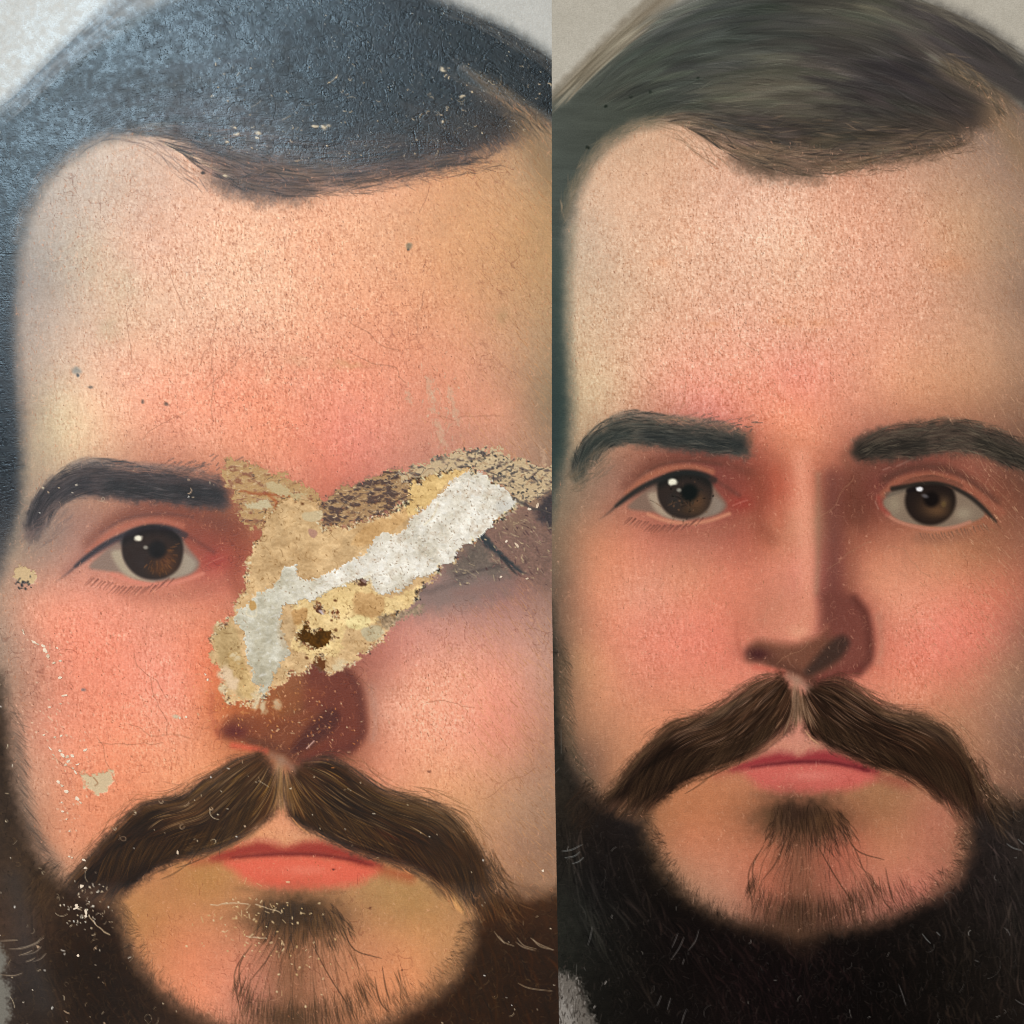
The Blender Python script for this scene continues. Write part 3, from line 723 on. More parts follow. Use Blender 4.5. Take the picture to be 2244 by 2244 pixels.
    # beard meets chin: short upright hairs
    F.flow([[(1405, 1770), (1430, 1800), (1450, 1830)], [(1420, 1880), (1445, 1865), (1470, 1850)], [(1470, 1965), (1480, 1930), (1492, 1895)], [(1560, 2030), (1562, 1995), (1566, 1955)],
            [(1680, 2075), (1682, 2030), (1686, 1975)], [(1800, 2080), (1800, 2030), (1798, 1985)], [(1930, 2050), (1922, 2012), (1912, 1975)], [(2040, 1990), (2022, 1960), (2002, 1930)],
            [(2120, 1900), (2100, 1890), (2078, 1880)], [(2140, 1800), (2110, 1810), (2090, 1825)]], 900, (0.2, 0.6), (0.5, 1.0), c(['2a1c14', '3c2a1e', '221812', '1a120e'], ['3a2410', '4c321a', '2a180a', '3c2410']),
           (0.3, 0.9), jit=9, seed=18, bend=3)
    F.flow([[(1640, 1960), (1630, 2010), (1620, 2060)], [(1760, 1960), (1760, 2020), (1762, 2070)], [(1900, 1940), (1915, 1990), (1930, 2040)], [(1980, 1900), (2005, 1950), (2030, 1990)]],
           260, (0.3, 0.7), (0.7, 1.5), c(['2a1a12', '4c3222'], ['3a220e', '54381e']), (0.2, 0.5), jit=6, seed=19, bend=4)
    F.flow([[(1212, 1380), (1232, 1400), (1252, 1425)], [(1214, 1480), (1240, 1510), (1262, 1540)], [(1222, 1600), (1252, 1640), (1282, 1672)], [(1250, 1690), (1290, 1722), (1330, 1748)]], 260, (0.3, 0.8), (0.5, 1.0),
           c(['3a3228', '5a4a3a'], ['3a2c22', '5c4636']), (0.2, 0.6), jit=8, seed=88, bend=2)
    # tufts over the cheeks
    F.flow([[(1290, 1700), (1260, 1730), (1225, 1780)], [(1350, 1740), (1310, 1790), (1260, 1850)]], 240, (0.2, 0.5), (0.7, 1.5), c(['2c2018', '241a14', '3c2c20'], ['3a2614', '2a1a0e', '5a4028']), (0.2, 0.6), jit=12, seed=20)
    F.flow([[(2150, 1650), (2180, 1720), (2240, 1790)], [(2120, 1700), (2160, 1780), (2210, 1860)]], 300, (0.15, 0.45), (0.7, 1.6), c(['3a2a1e', '2a1e16', '6c5440'], ['4a2c10', '2a1606', '7a5434']), (0.2, 0.6), jit=12, seed=21)
    # long soft strokes through the beard
    F.flow([[(1225, 1760), (1240, 1900), (1290, 2060), (1380, 2240)], [(1330, 1830), (1370, 1960), (1450, 2090), (1540, 2250)], [(1480, 2010), (1540, 2090), (1600, 2170), (1650, 2280)],
            [(1700, 2060), (1720, 2130), (1735, 2200), (1745, 2290)], [(1860, 2060), (1870, 2130), (1885, 2200), (1900, 2290)], [(2020, 2010), (2050, 2090), (2070, 2180), (2090, 2290)],
            [(2140, 1850), (2180, 1960), (2200, 2090), (2210, 2260)], [(2230, 1790), (2280, 1900), (2300, 2040), (2310, 2200)]], 1500, (0.08, 0.3), (0.7, 2.6), ['000000'], (0.2, 0.6), jit=14, seed=98, bend=8, rel=c((0.5, 2.6), (0.6, 1.7)), H=0.1)
    # faint curls in the dark mass
    bm = np.where(F.lab == bd, 1.0, 0.0)
    F.ticks(c(3200, 3200), bm, (10, 26), (0.7, 1.2), c(['3a332e', '2c2826', '080606', '342a24'], ['5a4228', '4a3620', '140a02', '3c2a16']), (0.08, 0.26), (80, 40), seed=22, curl=1.0)
    F.ticks(c(70, 80), bm, (10, 26), (0.6, 1.1), c(['6c6660', '544e48', '7c756e'], ['9a8468', '6c5236', 'b8a488']), (0.2, 0.5), (65, 25), seed=23, curl=1.0)
    lt = c('8a8a86', 'c0aa90')
    for g in (((1222, 1866), (1250, 1862), (1278, 1850)), ((1230, 1880), (1256, 1876), (1272, 1866)), ((1250, 1893), (1268, 1888), (1280, 1878)),
              ((2230, 1838), (2244, 1850), (2268, 1862)), ((2205, 1848), (2220, 1858), (2240, 1864)), ((2020, 2045), (2030, 2058), (2040, 2068)), ((2052, 2042), (2060, 2050))):
        F.line(g, 1.1, lt, 0.6, f=1.5, taper=2)
    if R:
        for g in (((1486, 2044), (1480, 2060), (1472, 2078)), ((1500, 2052), (1488, 2078), (1470, 2104)), ((1532, 2036), (1524, 2062), (1508, 2084)), ((1298, 2030), (1294, 2052), (1288, 2072)),
                  ((1500, 2100), (1495, 2115)), ((1969, 2156), (1978, 2180), (1985, 2204)), ((2200, 2032), (2210, 2042), (2214, 2052)), ((2224, 2190), (2236, 2198), (2250, 2204)),
                  ((1505, 2210), (1498, 2228), (1492, 2250)), ((1450, 2180), (1440, 2204)), ((1470, 2186), (1462, 2214)), ((2135, 2104), (2146, 2108))):
            F.line(g, 1.1, '807a76', 0.5, f=1.6, taper=2, own=True)
        # light backdrop showing below the beard at the left edge
        F.poly([(1150, 2130), (1222, 2128), (1262, 2150), (1282, 2190), (1296, 2230), (1330, 2300), (1380, 2440), (1150, 2440)], '6c645c', f=14, rag=12, fine=6, own=True, part=0, smooth=False)
        F.poly([(1150, 2190), (1226, 2190), (1250, 2215), (1262, 2260), (1300, 2440), (1150, 2440)], '8e867e', f=14, rag=10, fine=6, own=True, smooth=False)
        F.ticks(140, np.exp(-((F.X - 1240) ** 2 / 1800 + (F.Y - 2200) ** 2 / 3800)), (8, 20), (0.8, 1.6), ['3c342e', '958c84', '2a2420'], (0.2, 0.5), (75, 22), seed=24)
    else:
        F.poly([(-170, 2060), (0, 2070), (14, 2100), (8, 2140), (26, 2170), (20, 2230), (40, 2420), (-170, 2420)], '787268', f=12, rag=9, fine=6, own=True, part=0, smooth=False)
        F.line([(30, 1930), (50, 2010), (60, 2080), (100, 2200)], 22, '3c3634', 0.5, f=30, own=True)
        for g in (((18, 2080), (50, 2078), (88, 2064)), ((40, 2094), (60, 2088), (72, 2082)), ((55, 2108), (68, 2104), (78, 2098)), ((0, 2062), (40, 2060)),
                  ((0, 2136), (30, 2138), (50, 2132)), ((1164, 2058), (1178, 2074), (1202, 2082)), ((1132, 2054), (1148, 2072), (1172, 2080)), ((1082, 2040), (1100, 2062), (1128, 2074)),
                  ((1134, 2154), (1160, 2166), (1200, 2172)), ((1092, 2050), (1106, 2068))):
            F.line(g, 1.1, 'b09a80', 0.65, f=1.6, taper=2, own=True)

    # ---- goatee below the lip
    gt = P('painted_goatee')
    F.blob(1752, 1794, 138, 62, c('5a402e', '563c20'), 0.85, rag=14)
    F.blob(1752, 1790, 92, 48, c('35261b', '342008'), 0.9, rag=12)
    F.line([(1750, 1830), (1752, 1920), (1752, 2040)], 34, c('6a4834', '6e4626'), 0.55, f=50, rag=10)
    F.blob(1750, 1900, 90, 90, c('8a5a44', '94603e'), 0.35, rag=14)
    F.blob(1750, 2010, 110, 50, c('4e3628', '54361c'), 0.75, rag=14)
    F.blob(1800, 1800, 60, 34, c('5e4028', '5c3a1c'), 0.6, rag=10)
    F.blob(1690, 1790, 40, 30, c('6e4e36', '5e4020'), 0.5, rag=10)
    F.blob(1748, 1782, 50, 32, c('30201a', '301e0a'), 0.6, rag=12)
    F.poly([(1668, 1760), (1730, 1748), (1800, 1752), (1850, 1775), (1860, 1810), (1810, 1830), (1760, 1850), (1720, 1840), (1690, 1822), (1665, 1800)], F.col.copy(), f=2, part=gt)
    fan = [[(1680, 1765), (1650, 1800), (1610, 1840), (1570, 1870)], [(1700, 1760), (1690, 1820), (1650, 1880), (1610, 1960)], [(1730, 1755), (1730, 1830), (1700, 1930), (1680, 2050)],
           [(1765, 1755), (1770, 1830), (1775, 1940), (1780, 2060)], [(1800, 1760), (1820, 1830), (1850, 1930), (1880, 2040)], [(1830, 1765), (1870, 1820), (1900, 1870), (1960, 1960)], [(1850, 1775), (1900, 1810), (1950, 1850), (2000, 1900)]]
    hc = c(['32211a', '2a1a12', '46301f', '1c120c', '5c4230'], ['3a240e', '2a1808', '4c3014', '1c1006', '6a4a22'])
    F.flow(fan, 420, (0.08, 0.24), (0.6, 1.3), hc, (0.4, 1.0), jit=6, seed=25, t0=(0, 0.45), umin=0.14, umax=0.84, H=0.12, bend=3)
    F.flow(fan, 150, (0.2, 0.45), (0.6, 1.2), hc[:3], (0.3, 0.7), jit=12, seed=26, t0=(0.05, 0.9), umin=0.2, umax=0.8, bend=5)
    F.flow(fan, 420, (0.12, 0.3), (0.6, 1.3), hc[:3], (0.3, 0.8), jit=8, seed=27, t0=(0.65, 1.0), umin=0.2, umax=0.8, bend=3)
    for g in (((1675, 1850), (1650, 1900), (1655, 1960)), ((1660, 1870), (1640, 1920), (1650, 1990)),
              ((1850, 1820), (1880, 1865), (1940, 1885)), ((1720, 1850), (1700, 1890), (1670, 1930)), ((1790, 1850), (1830, 1920), (1870, 1980)), ((1940, 1900), (1950, 1950), (1960, 1980)),
              ((1925, 1920), (1935, 1970), (1955, 1995))):
        F.line(g, 1.2, c('3a261a', '3a220e'), 0.7, f=1.6, taper=2)

    # ---- moustache
    mo = P('painted_moustache')
    top = [(1709, 1475), (1655, 1495), (1598, 1532), (1550, 1562), (1513, 1576), (1470, 1588), (1442, 1612), (1411, 1646), (1382, 1680), (1355, 1714), (1322, 1756), (1290, 1800)]
    bot = [(1404, 1830), (1422, 1794), (1448, 1760), (1490, 1722), (1530, 1700), (1570, 1682), (1627, 1664), (1670, 1638), (1705, 1616), (1733, 1597), (1744, 1560), (1738, 1520), (1722, 1490)]
    mcol = F.gradient(MOUST_R if R else MOUST_L, own=False)
    fd = np.clip((c(1800, 1990) - F.Y) / 60.0, 0, 1)
    mcol = (mcol * (1 + 0.3 * fbm(H, Wd, 12, 12, 641, 3))[..., None]) * np.array(c((0.7, 0.62, 0.57), (0.76, 0.68, 0.62)))
    F.poly(top + bot, mcol, f=17, fade=fd, rag=7, fine=4, part=mo, smooth=False, gloss=c(0.12, 0.18))
    rt = [(1762, 1520), (1772, 1506), (1800, 1496), (1836, 1488), (1870, 1503), (1907, 1532), (1950, 1556), (2000, 1566), (2036, 1578), (2078, 1602), (2107, 1634), (2129, 1668), (2141, 1698), (2156, 1752), (2185, 1830)]
    rb = [(2126, 1860), (2112, 1812), (2086, 1778), (2044, 1742), (2007, 1711), (1964, 1691), (1907, 1677), (1865, 1660), (1822, 1637), (1781, 1620), (1760, 1596), (1754, 1560)]
    F.poly(rt + rb, mcol, f=17, fade=fd, rag=7, fine=4, part=mo, smooth=False, gloss=c(0.12, 0.18))
    F.line([(1745, 1492), (1742, 1530), (1748, 1575)], 9, c('b4836a', 'ac8260'), 0.85, f=11)
    F.line([(1730, 1482), (1755, 1496), (1772, 1512)], 7, c('a07c68', '966f5c'), 0.6, f=11)
    F.line([(1640, 1520), (1580, 1560), (1520, 1590)], 7, c('6a5a4a', '5e4c40'), 0.45, f=10)
    F.line([(1950, 1562), (2020, 1582), (2080, 1622)], 14, c('6e5544', '7a5a40'), 0.5, f=16)
    F.line([(1870, 1640), (1960, 1640), (2010, 1690)], 12, c('2a1712', '3a1408'), 0.5, f=18)
    lm = [[(1712, 1474), (1655, 1494), (1598, 1530), (1545, 1566), (1470, 1588), (1411, 1644), (1359, 1708), (1300, 1772)],
          [(1722, 1484), (1680, 1520), (1635, 1560), (1585, 1600), (1510, 1630), (1440, 1680), (1385, 1740), (1335, 1800)],
          [(1734, 1500), (1712, 1550), (1675, 1600), (1630, 1640), (1560, 1668), (1490, 1696), (1430, 1745), (1385, 1810)],
          [(1745, 1515), (1740, 1560), (1722, 1600), (1690, 1632), (1640, 1662), (1580, 1684), (1500, 1705), (1425, 1770)]]
    rm = [[(1790, 1494), (1840, 1486), (1890, 1512), (1950, 1550), (2030, 1572), (2085, 1602), (2125, 1660), (2150, 1730), (2190, 1810)],
          [(1775, 1504), (1825, 1530), (1885, 1570), (1950, 1605), (2020, 1640), (2070, 1690), (2110, 1750), (2150, 1830)],
          [(1762, 1512), (1795, 1565), (1845, 1610), (1905, 1645), (1965, 1675), (2025, 1705), (2075, 1752), (2115, 1815)],
          [(1754, 1522), (1757, 1570), (1772, 1608), (1805, 1634), (1850, 1655), (1905, 1674), (1965, 1694), (2035, 1728)]]
    mt = c(['241812', '4c3626', '5e4630', '2e2018', '745838', '181009', '6a5442'], ['1c1006', '4a2e12', '5e3c18', '2c1a0a', '7c541e', '140a04', '6a5038'])
    for k, g in enumerate((lm, rm)):
        F.flow(g, 240, (0.1, 0.3), (3.5, 8.0), mt, (0.1, 0.35), jit=9, seed=68 + k, umin=0.04, umax=0.96, rel=(0.7, 1.5))
        F.flow(g, 1500, (0.06, 0.2), (0.6, 1.2), mt, (0.45, 1.2), jit=7, seed=70 + k, umin=0.0, umax=1.0, H=0.15, bend=2.5, rel=(0.4, 1.75))
        F.flow(g, 130, (0.08, 0.2), (0.7, 1.2), c(['8a6448', '9a7660', '7c5e48'], ['9a6e30', 'a8845c', '8a6a44']), (0.4, 1.0), jit=4, seed=72 + k, H=0.2, umin=0.05, umax=0.85, t0=(0, 0.6))
        F.flow(g, 200, (0.1, 0.2), (0.8, 1.5), mt[:3], (0.3, 0.7), jit=10, seed=74 + k, umin=-0.03, umax=0.12)
        F.flow(g, 200, (0.07, 0.16), (0.5, 1.0), mt[:3], (0.25, 0.7), jit=16, seed=94 + k, umin=-0.14, umax=0.1)
    # strands that break the lower edge
    dk = c(['2a1c13', '38271a', '20150e', '4c3624'], ['2c1a0a', '3a240e', '1e1004', '5a3a18'])
    F.flow([[(1722, 1500), (1705, 1570), (1668, 1640)], [(1690, 1530), (1660, 1600), (1612, 1678)], [(1640, 1560), (1600, 1635), (1545, 1700)], [(1580, 1590), (1530, 1655), (1480, 1724)],
            [(1500, 1610), (1455, 1670), (1420, 1760)], [(1430, 1640), (1390, 1710), (1370, 1790)]], 620, (0.3, 0.65), (0.6, 1.2), dk, (0.4, 1.0), jit=7, seed=84, t0=(0.3, 1.0), bend=3, H=0.1)
    F.flow([[(1768, 1520), (1785, 1580), (1812, 1632)], [(1800, 1530), (1845, 1600), (1890, 1668)], [(1860, 1560), (1920, 1630), (1980, 1696)], [(1940, 1590), (2010, 1670), (2060, 1735)],
            [(2020, 1610), (2080, 1690), (2110, 1780)], [(2080, 1640), (2120, 1720), (2140, 1800)]], 620, (0.3, 0.65), (0.6, 1.2), dk, (0.4, 1.0), jit=7, seed=85, t0=(0.3, 1.0), bend=3, H=0.1)
    F.flow([[(1700, 1478), (1640, 1500), (1570, 1550), (1480, 1580)], [(1480, 1580), (1420, 1625), (1370, 1690), (1320, 1750)]], 10, (0.3, 0.6), (0.6, 1.1), dk, (0.4, 0.9), jit=7, seed=86)
    F.flow([[(1738, 1500), (1732, 1560), (1710, 1620)], [(1748, 1500), (1750, 1550), (1752, 1600)], [(1760, 1505), (1775, 1560), (1800, 1610)]], 130, (0.3, 0.8), (0.8, 1.7),
           c(['5c432e', 'a88468', '2e1e14', '8c6a54'], ['6a441e', 'a87c48', '2c1a0a', '94683c']), (0.4, 0.8), jit=4, seed=78, H=0.15)
    F.line([(1764, 1600), (1778, 1618), (1796, 1632)], 1.8, c('d09a74', 'd08c58'), 0.85, f=1.6, taper=2, h=0.2)
    for g in (((2118, 1640), (2150, 1700), (2190, 1752)), ((2110, 1650), (2146, 1712), (2196, 1770)), ((2135, 1672), (2160, 1712), (2176, 1730)), ((1530, 1568), (1480, 1580), (1430, 1610)),
              ((1540, 1700), (1500, 1722), (1476, 1738)), ((1600, 1680), (1560, 1700), (1530, 1712)), ((1570, 1690), (1530, 1722), (1500, 1740))):
        F.line(g, 1.2, c('3c2818', '3c240e'), 0.6, f=1.6, taper=2)

    for q in range(3):
        F.col[..., q] = blur(F.col[..., q], 0.38)
    # ---- surface: pores and little cracks with dirt in them, follows the thick light paint
    skm = np.isin(F.lab, [sk, no, lw])
    lum = F.col.mean(-1)
    rr = c(np.exp(-(((F.X - 1760) / 330) ** 2 + ((F.Y - 560) / 300) ** 2)) + 0.7 * np.exp(-(((F.X - 1500) / 220) ** 2 + ((F.Y - 800) / 200) ** 2)) + 0.4 * np.exp(-(((F.X - 1450) / 150) ** 2 + ((F.Y - 1400) / 150) ** 2)) + 0.7 * np.exp(-(((F.X - 2000) / 60) ** 2 + ((F.Y - 1440) / 110) ** 2)) + 0.4 * np.exp(-(((F.X - 2170) / 80) ** 2 + ((F.Y - 1340) / 110) ** 2)),
           np.exp(-(((F.X - 600) / 380) ** 2 + ((F.Y - 720) / 330) ** 2)) + 0.6 * np.exp(-(((F.X - 250) / 300) ** 2 + ((F.Y - 1500) / 260) ** 2)) + 0.5 * np.exp(-(((F.X - 930) / 130) ** 2 + ((F.Y - 1540) / 140) ** 2)))
    clump = np.clip(0.75 + 0.5 * fbm(H, Wd, 14, 14, 77, 3), 0.05, 2)
    dens = skm * np.clip((lum - 0.38) * 3, 0, 1) * clump * (0.3 + rr)
    for (a, b2, sd, st) in ((2.4, 1.2, 501, c(0.20, 0.25)), (1.3, 1.9, 503, c(0.16, 0.18)), (4.0, 1.5, 505, 0.13)):
        v = vnoise(H, Wd, a, b2, sd + F.side)
        al = np.clip((v - 0.25) / 0.75, 0, 1) * np.clip(dens * 1.3, 0, 1) * st
        F.col *= 1 - al[..., None] * np.array([0.5, 0.8, 1.0])
        F.hgt -= al * 0.6
        al = np.clip((-v - 0.3) / 0.7, 0, 1) * skm * 0.07 * np.clip(dens * 1.5, 0.25, 1)
        F.col += al[..., None] * np.array([0.8, 1.0, 1.0])
    F.ticks(c(2300, 3600), dens, (3, 9), (0.4, 0.75), c(['a06a4c', '8c5a42', 'b0785a'], ['a05a34', '8a4a2c', 'b46a44']), (0.2, 0.6), (92, 24), seed=33, curl=0.5, H=-0.28)
    F.ticks(c(800, 1400), dens * rr, (1, 4), (0.5, 0.9), c(['8a5a48', '70483a'], ['7a4630', '683622']), (0.3, 0.7), (92, 30), seed=34, H=-0.35)
    F.ticks(c(5000, 7000), skm * clump, (6, 15), (0.7, 1.2), c(['f2b896', 'e8a888', 'c88c6c'], ['ffbe98', 'f8ac84', 'd8885c']), (0.05, 0.16), (80, 40), seed=35, curl=0.8, H=0.10)
    slant = skm * np.exp(-(((F.X - c(2170, 1120)) / 110) ** 2))
    F.ticks(c(2200, 3200), slant, (12, 34), (0.6, 1.0), c(['9c7050', 'd8a884'], ['9c6438', 'd89860']), (0.06, 0.2), (-52, 9), seed=36, H=0.1)
    if F.side:
        hm = blur(np.isin(F.lab, [hp, 0, eb]) * 1.0, 3)
        F.hgt += (0.06 + 0.17 * hm) * fbm(H, Wd, 1.7, 2.2, 401, 2)
        # age cracks: thin valleys in the dark paint
        hh = blur((F.lab == hp) * 1.0, 3)
        for a, b2, sd in ((5, 9, 411), (9, 5, 413), (14, 22, 415)):
            v = np.abs(fbm(H, Wd, a, b2, sd, 2))
            cr = np.clip(1 - v / 0.07, 0, 1) * np.clip(fbm(H, Wd, 30, 30, sd + 1, 2) * 2 + 0.5, 0, 1)
            F.hgt -= 0.38 * hh * cr
            F.col *= 1 - (0.2 * hh * cr)[..., None]
        # the varnish lies unevenly
        F.gloss *= np.clip(0.9 + 0.15 * fbm(H, Wd, 60, 45, 421, 3) + 0.05 * fbm(H, Wd, 6, 14, 423, 2), 0.3, 1.0) + 0.16 * fbm(H, Wd, 5, 5, 403, 2)
    else:
        F.hgt += 0.12 * fbm(H, Wd, 2.2, 2.6, 401, 2)
    net = np.abs(fbm(H, Wd, 17, 14, 431, 2)); net2 = np.abs(fbm(H, Wd, 9, 11, 433, 2))
    cr = (np.clip(1 - net / 0.03, 0, 1) + 0.7 * np.clip(1 - net2 / 0.04, 0, 1)) * skm * np.clip(fbm(H, Wd, 50, 50, 435, 2) * 3 - c(0.5, 0.1), 0, 1)
    F.col *= 1 - (cr * c(0.10, 0.2))[..., None] * np.array([0.7, 1.0, 1.1])
    F.hgt -= 0.3 * cr
    # long age cracks
    for k in range(c(7, 22)):
        r = np.random.default_rng(300 + k + 50 * F.side)
        x, y = (r.uniform(1300, 2150), r.uniform(480, 1500)) if R else (r.uniform(60, 1150), r.uniform(440, 960) if k % 2 else r.uniform(1350, 1800))
        pts = [(x, y)]; a = r.uniform(0, 6.28)
        for q in range(6):
            a += r.normal(0, 0.28)
            x += math.cos(a) * r.uniform(12, 30); y += math.sin(a) * r.uniform(12, 30); pts.append((x, y))
        if skm[min(max(int((y - F.y0) / PITCH), 0), H - 1), min(max(int((x - F.x0) / PITCH), 0), Wd - 1)]:
            F.line(pts, 0.9, c('a8785c', '8a5438'), 0.4, f=1.2, own=True, h=-0.2, rag=2)
    # the backdrop shows in separate corners round the head
    mid = c(1700, 620)
    for cond in ((F.X > mid) & (F.Y < 700), F.Y > 1500):
        k = P('painted_backdrop')
        F.lab[(F.lab == 0) & cond] = k
    return dict(sk=sk, hp=hp, eb=eb, bd=bd, mo=mo, no=no, e=e)
# ================================================================ losses and fillings of the unrestored canvas
def damage(F, ids):
    P = F.part
    H, W = F.h, F.w
    B = lambda pts, *a, **k: F.poly(pts, *a, own=True, **k)
    tx = fbm(H, W, 5, 5, 201, 3)
    # scraped, scratchy fringe around the filling
    fringe = P('scraped_paint')
    B([(492, 1010), (560, 1022), (640, 1048), (700, 1096), (706, 1150), (640, 1150), (560, 1160), (520, 1110)], 'a8784c', f=9, rag=16, fine=6, op=0.9, part=fringe, tex=0.2)
    fr0 = fringe; fringe = P('scraped_paint')
    B([(706, 1150), (700, 1110), (740, 1072), (800, 1052), (880, 1030), (930, 1046), (900, 1084), (850, 1116), (780, 1146)], '7c5e48', f=9, rag=14, fine=6, op=0.95, part=fringe, tex=0.3)
    fr1 = fringe; fringe = P('scraped_paint')
    B([(870, 1052), (930, 1010), (1010, 990), (1080, 985), (1150, 1012), (1222, 1040), (1222, 1100), (1150, 1110), (1100, 1060), (1030, 1030), (940, 1046)], 'b8966e', f=7, rag=16, fine=7, op=0.95, part=fringe, tex=0.16)
    # remains of the other eye
    oe = P('eye_remnant')
    B([(1050, 1170), (1100, 1130), (1150, 1105), (1230, 1085), (1230, 1285), (1160, 1270), (1100, 1240)], '7c5c4e', f=34, rag=14, fine=3, part=oe, tex=0.14, op=0.9)
    F.blob(1130, 1150, 34, 22, '8a6c54', 0.8, own=True, rag=12)
    B([(1176, 1120), (1200, 1088), (1230, 1078), (1230, 1165), (1196, 1150)], '33292a', f=12, rag=10, fine=4, tex=0.2)
    B([(980, 1250), (1015, 1205), (1055, 1180), (1090, 1225), (1125, 1268), (1060, 1266), (1010, 1282)], '6a5a4e', f=16, rag=10, fine=4, part=oe, tex=0.12)
    B([(890, 1295), (960, 1268), (1040, 1256), (1120, 1268), (1100, 1300), (1000, 1325), (930, 1345), (880, 1325)], '836e66', f=32, rag=16, op=0.75)
    F.line([(1000, 1300), (1060, 1290), (1120, 1276)], 8, '94685c', 0.5, f=14, own=True, rag=6)
    F.line([(920, 1300), (960, 1290), (1010, 1272)], 5, '5c4c46', 0.5, f=9, own=True, rag=6)
    F.line([(1056, 1178), (1080, 1200), (1108, 1226), (1135, 1248), (1162, 1262)], 8, '232a2e', 0.92, f=5, own=True, taper=1, rag=5)
    F.line([(1100, 1220), (1122, 1248), (1136, 1262)], 4, '242424', 0.8, f=3, own=True, taper=1)
    F.line([(1000, 1262), (1050, 1250), (1095, 1240)], 3, '4a3c38', 0.6, f=4, own=True)
    # tan filler
    fl = P('tan_filler')
    B([(592, 1120), (640, 1090), (690, 1104), (704, 1126), (698, 1150), (735, 1156), (790, 1146), (830, 1132), (868, 1118), (894, 1096), (900, 1062), (928, 1043), (1012, 1026), (1040, 1040), (1000, 1060), (960, 1090),
       (900, 1150), (960, 1250), (942, 1270), (900, 1320), (866, 1362), (841, 1400), (801, 1428), (773, 1449), (742, 1465), (716, 1476), (690, 1456), (658, 1480), (636, 1468), (628, 1490), (599, 1506), (576, 1520),
       (546, 1548), (530, 1530), (515, 1542), (496, 1528), (492, 1500), (486, 1468), (466, 1447), (465, 1402), (478, 1374), (506, 1356), (516, 1328), (528, 1304), (543, 1266), (544, 1226), (556, 1198), (576, 1172)],
      'd2ac7c', f=3.4, rag=12, fine=5, part=fl, h=-2.4, gloss=0.1)
    inside = F.lab == fl
    F.col[inside] *= (1 + 0.06 * fbm(H, W, 12, 12, 204, 3) + 0.04 * tx)[inside][:, None]
    B([(806, 1150), (870, 1120), (905, 1110), (880, 1150), (830, 1180), (800, 1195), (770, 1190)], 'd4a872', f=4, rag=4, fine=2)
    B([(897, 1062), (930, 1046), (1010, 1028), (1015, 1040), (975, 1062), (945, 1100), (905, 1130), (890, 1118)], 'e0ba7c', f=3, rag=4, fine=2, h=0.3)
    B([(467, 1380), (500, 1365), (520, 1390), (530, 1450), (545, 1500), (530, 1530), (500, 1490), (480, 1450)], 'c0a070', f=6, rag=6)
    B([(500, 1440), (520, 1430), (548, 1480), (560, 1530), (530, 1520)], 'caa670', f=4, rag=4)
    yl = P('yellow_filler')
    B([(650, 1350), (640, 1318), (692, 1300), (742, 1284), (800, 1262), (815, 1290), (850, 1310), (885, 1300), (925, 1285), (905, 1320), (860, 1345), (830, 1360), (800, 1372), (760, 1376), (752, 1400), (745, 1430), (700, 1445),
       (670, 1432), (640, 1415), (650, 1385)], 'e8c68c', f=3.4, rag=8, fine=4, part=yl, h=0.9, tex=0.05, gloss=0.1)
    B([(760, 1358), (800, 1345), (812, 1365), (790, 1378), (765, 1375)], 'ecd498', f=3, rag=4)
    B([(700, 1318), (770, 1295), (790, 1300), (770, 1330), (750, 1350), (700, 1350)], 'e8c68a', f=4, rag=6, h=0.1)
    B([(780, 1300), (840, 1310), (830, 1350), (780, 1345)], 'c89a66', f=4, rag=6, op=0.8)
    B([(640, 1340), (672, 1335), (668, 1362), (645, 1368)], 'c0925c', f=3, rag=4)
    B([(792, 1378), (830, 1370), (842, 1390), (815, 1405), (798, 1398)], 'c2b08c', f=3, rag=4)
    B([(828, 1352), (860, 1345), (905, 1332), (926, 1326), (920, 1345), (880, 1358), (850, 1378)], '9c8468', f=5, rag=9, fine=5, op=0.9, tex=0.25)
    # white and grey filler strip
    wf = P('white_filler')
    WH = [(1030, 1032), (1060, 1040), (1085, 1055), (1117, 1080), (1134, 1100), (1128, 1118), (1090, 1138), (1063, 1166), (1045, 1184), (1016, 1197), (1002, 1214), (997, 1230), (972, 1234), (962, 1248),
          (942, 1260), (910, 1270), (884, 1290), (850, 1301), (825, 1295), (810, 1272), (780, 1270), (742, 1284), (692, 1311), (658, 1318), (617, 1328), (614, 1373), (638, 1429), (611, 1452), (599, 1482), (586, 1510),
          (580, 1543), (568, 1514), (552, 1475), (540, 1436), (534, 1390), (512, 1358), (521, 1334), (549, 1322), (568, 1298), (602, 1280), (624, 1246), (645, 1239), (655, 1272), (711, 1264), (773, 1228), (810, 1200),
          (818, 1177), (847, 1168), (878, 1168), (909, 1130), (940, 1106), (975, 1068), (1004, 1045)]
    B(WH, 'd4cabc', f=2.2, rag=8, fine=4, part=wf, h=2.8, gloss=0.05, smooth=False)
    ins = F.lab == wf
    g = np.clip((F.X - 600) / 120, 0, 1)[ins][:, None]
    base = hexc('cdc4ae') * (1 - g) + hexc('e6dccb') * g
    n1 = fbm(H, W, 10, 10, 207, 3)[ins][:, None]
    n2 = fbm(H, W, 3, 3, 209, 2)[ins][:, None]
    F.col[ins] = base * (1 + 0.05 * n1 + 0.05 * n2)
    for a, b2, sd, am in ((16, 16, 241, 0.085), (6, 6, 243, 0.06), (2.2, 4.5, 245, 0.045)):
        v = fbm(H, W, a, b2, sd, 2)[ins][:, None]
        F.col[ins] += v * am * np.array([1.0, 1.08, 1.25])
        F.hgt[ins] += v[:, 0] * am * 5
    F.hgt[ins] += (0.2 * fbm(H, W, 4, 4, 211, 3) + 0.3 * fbm(H, W, 11, 11, 213, 2))[ins]
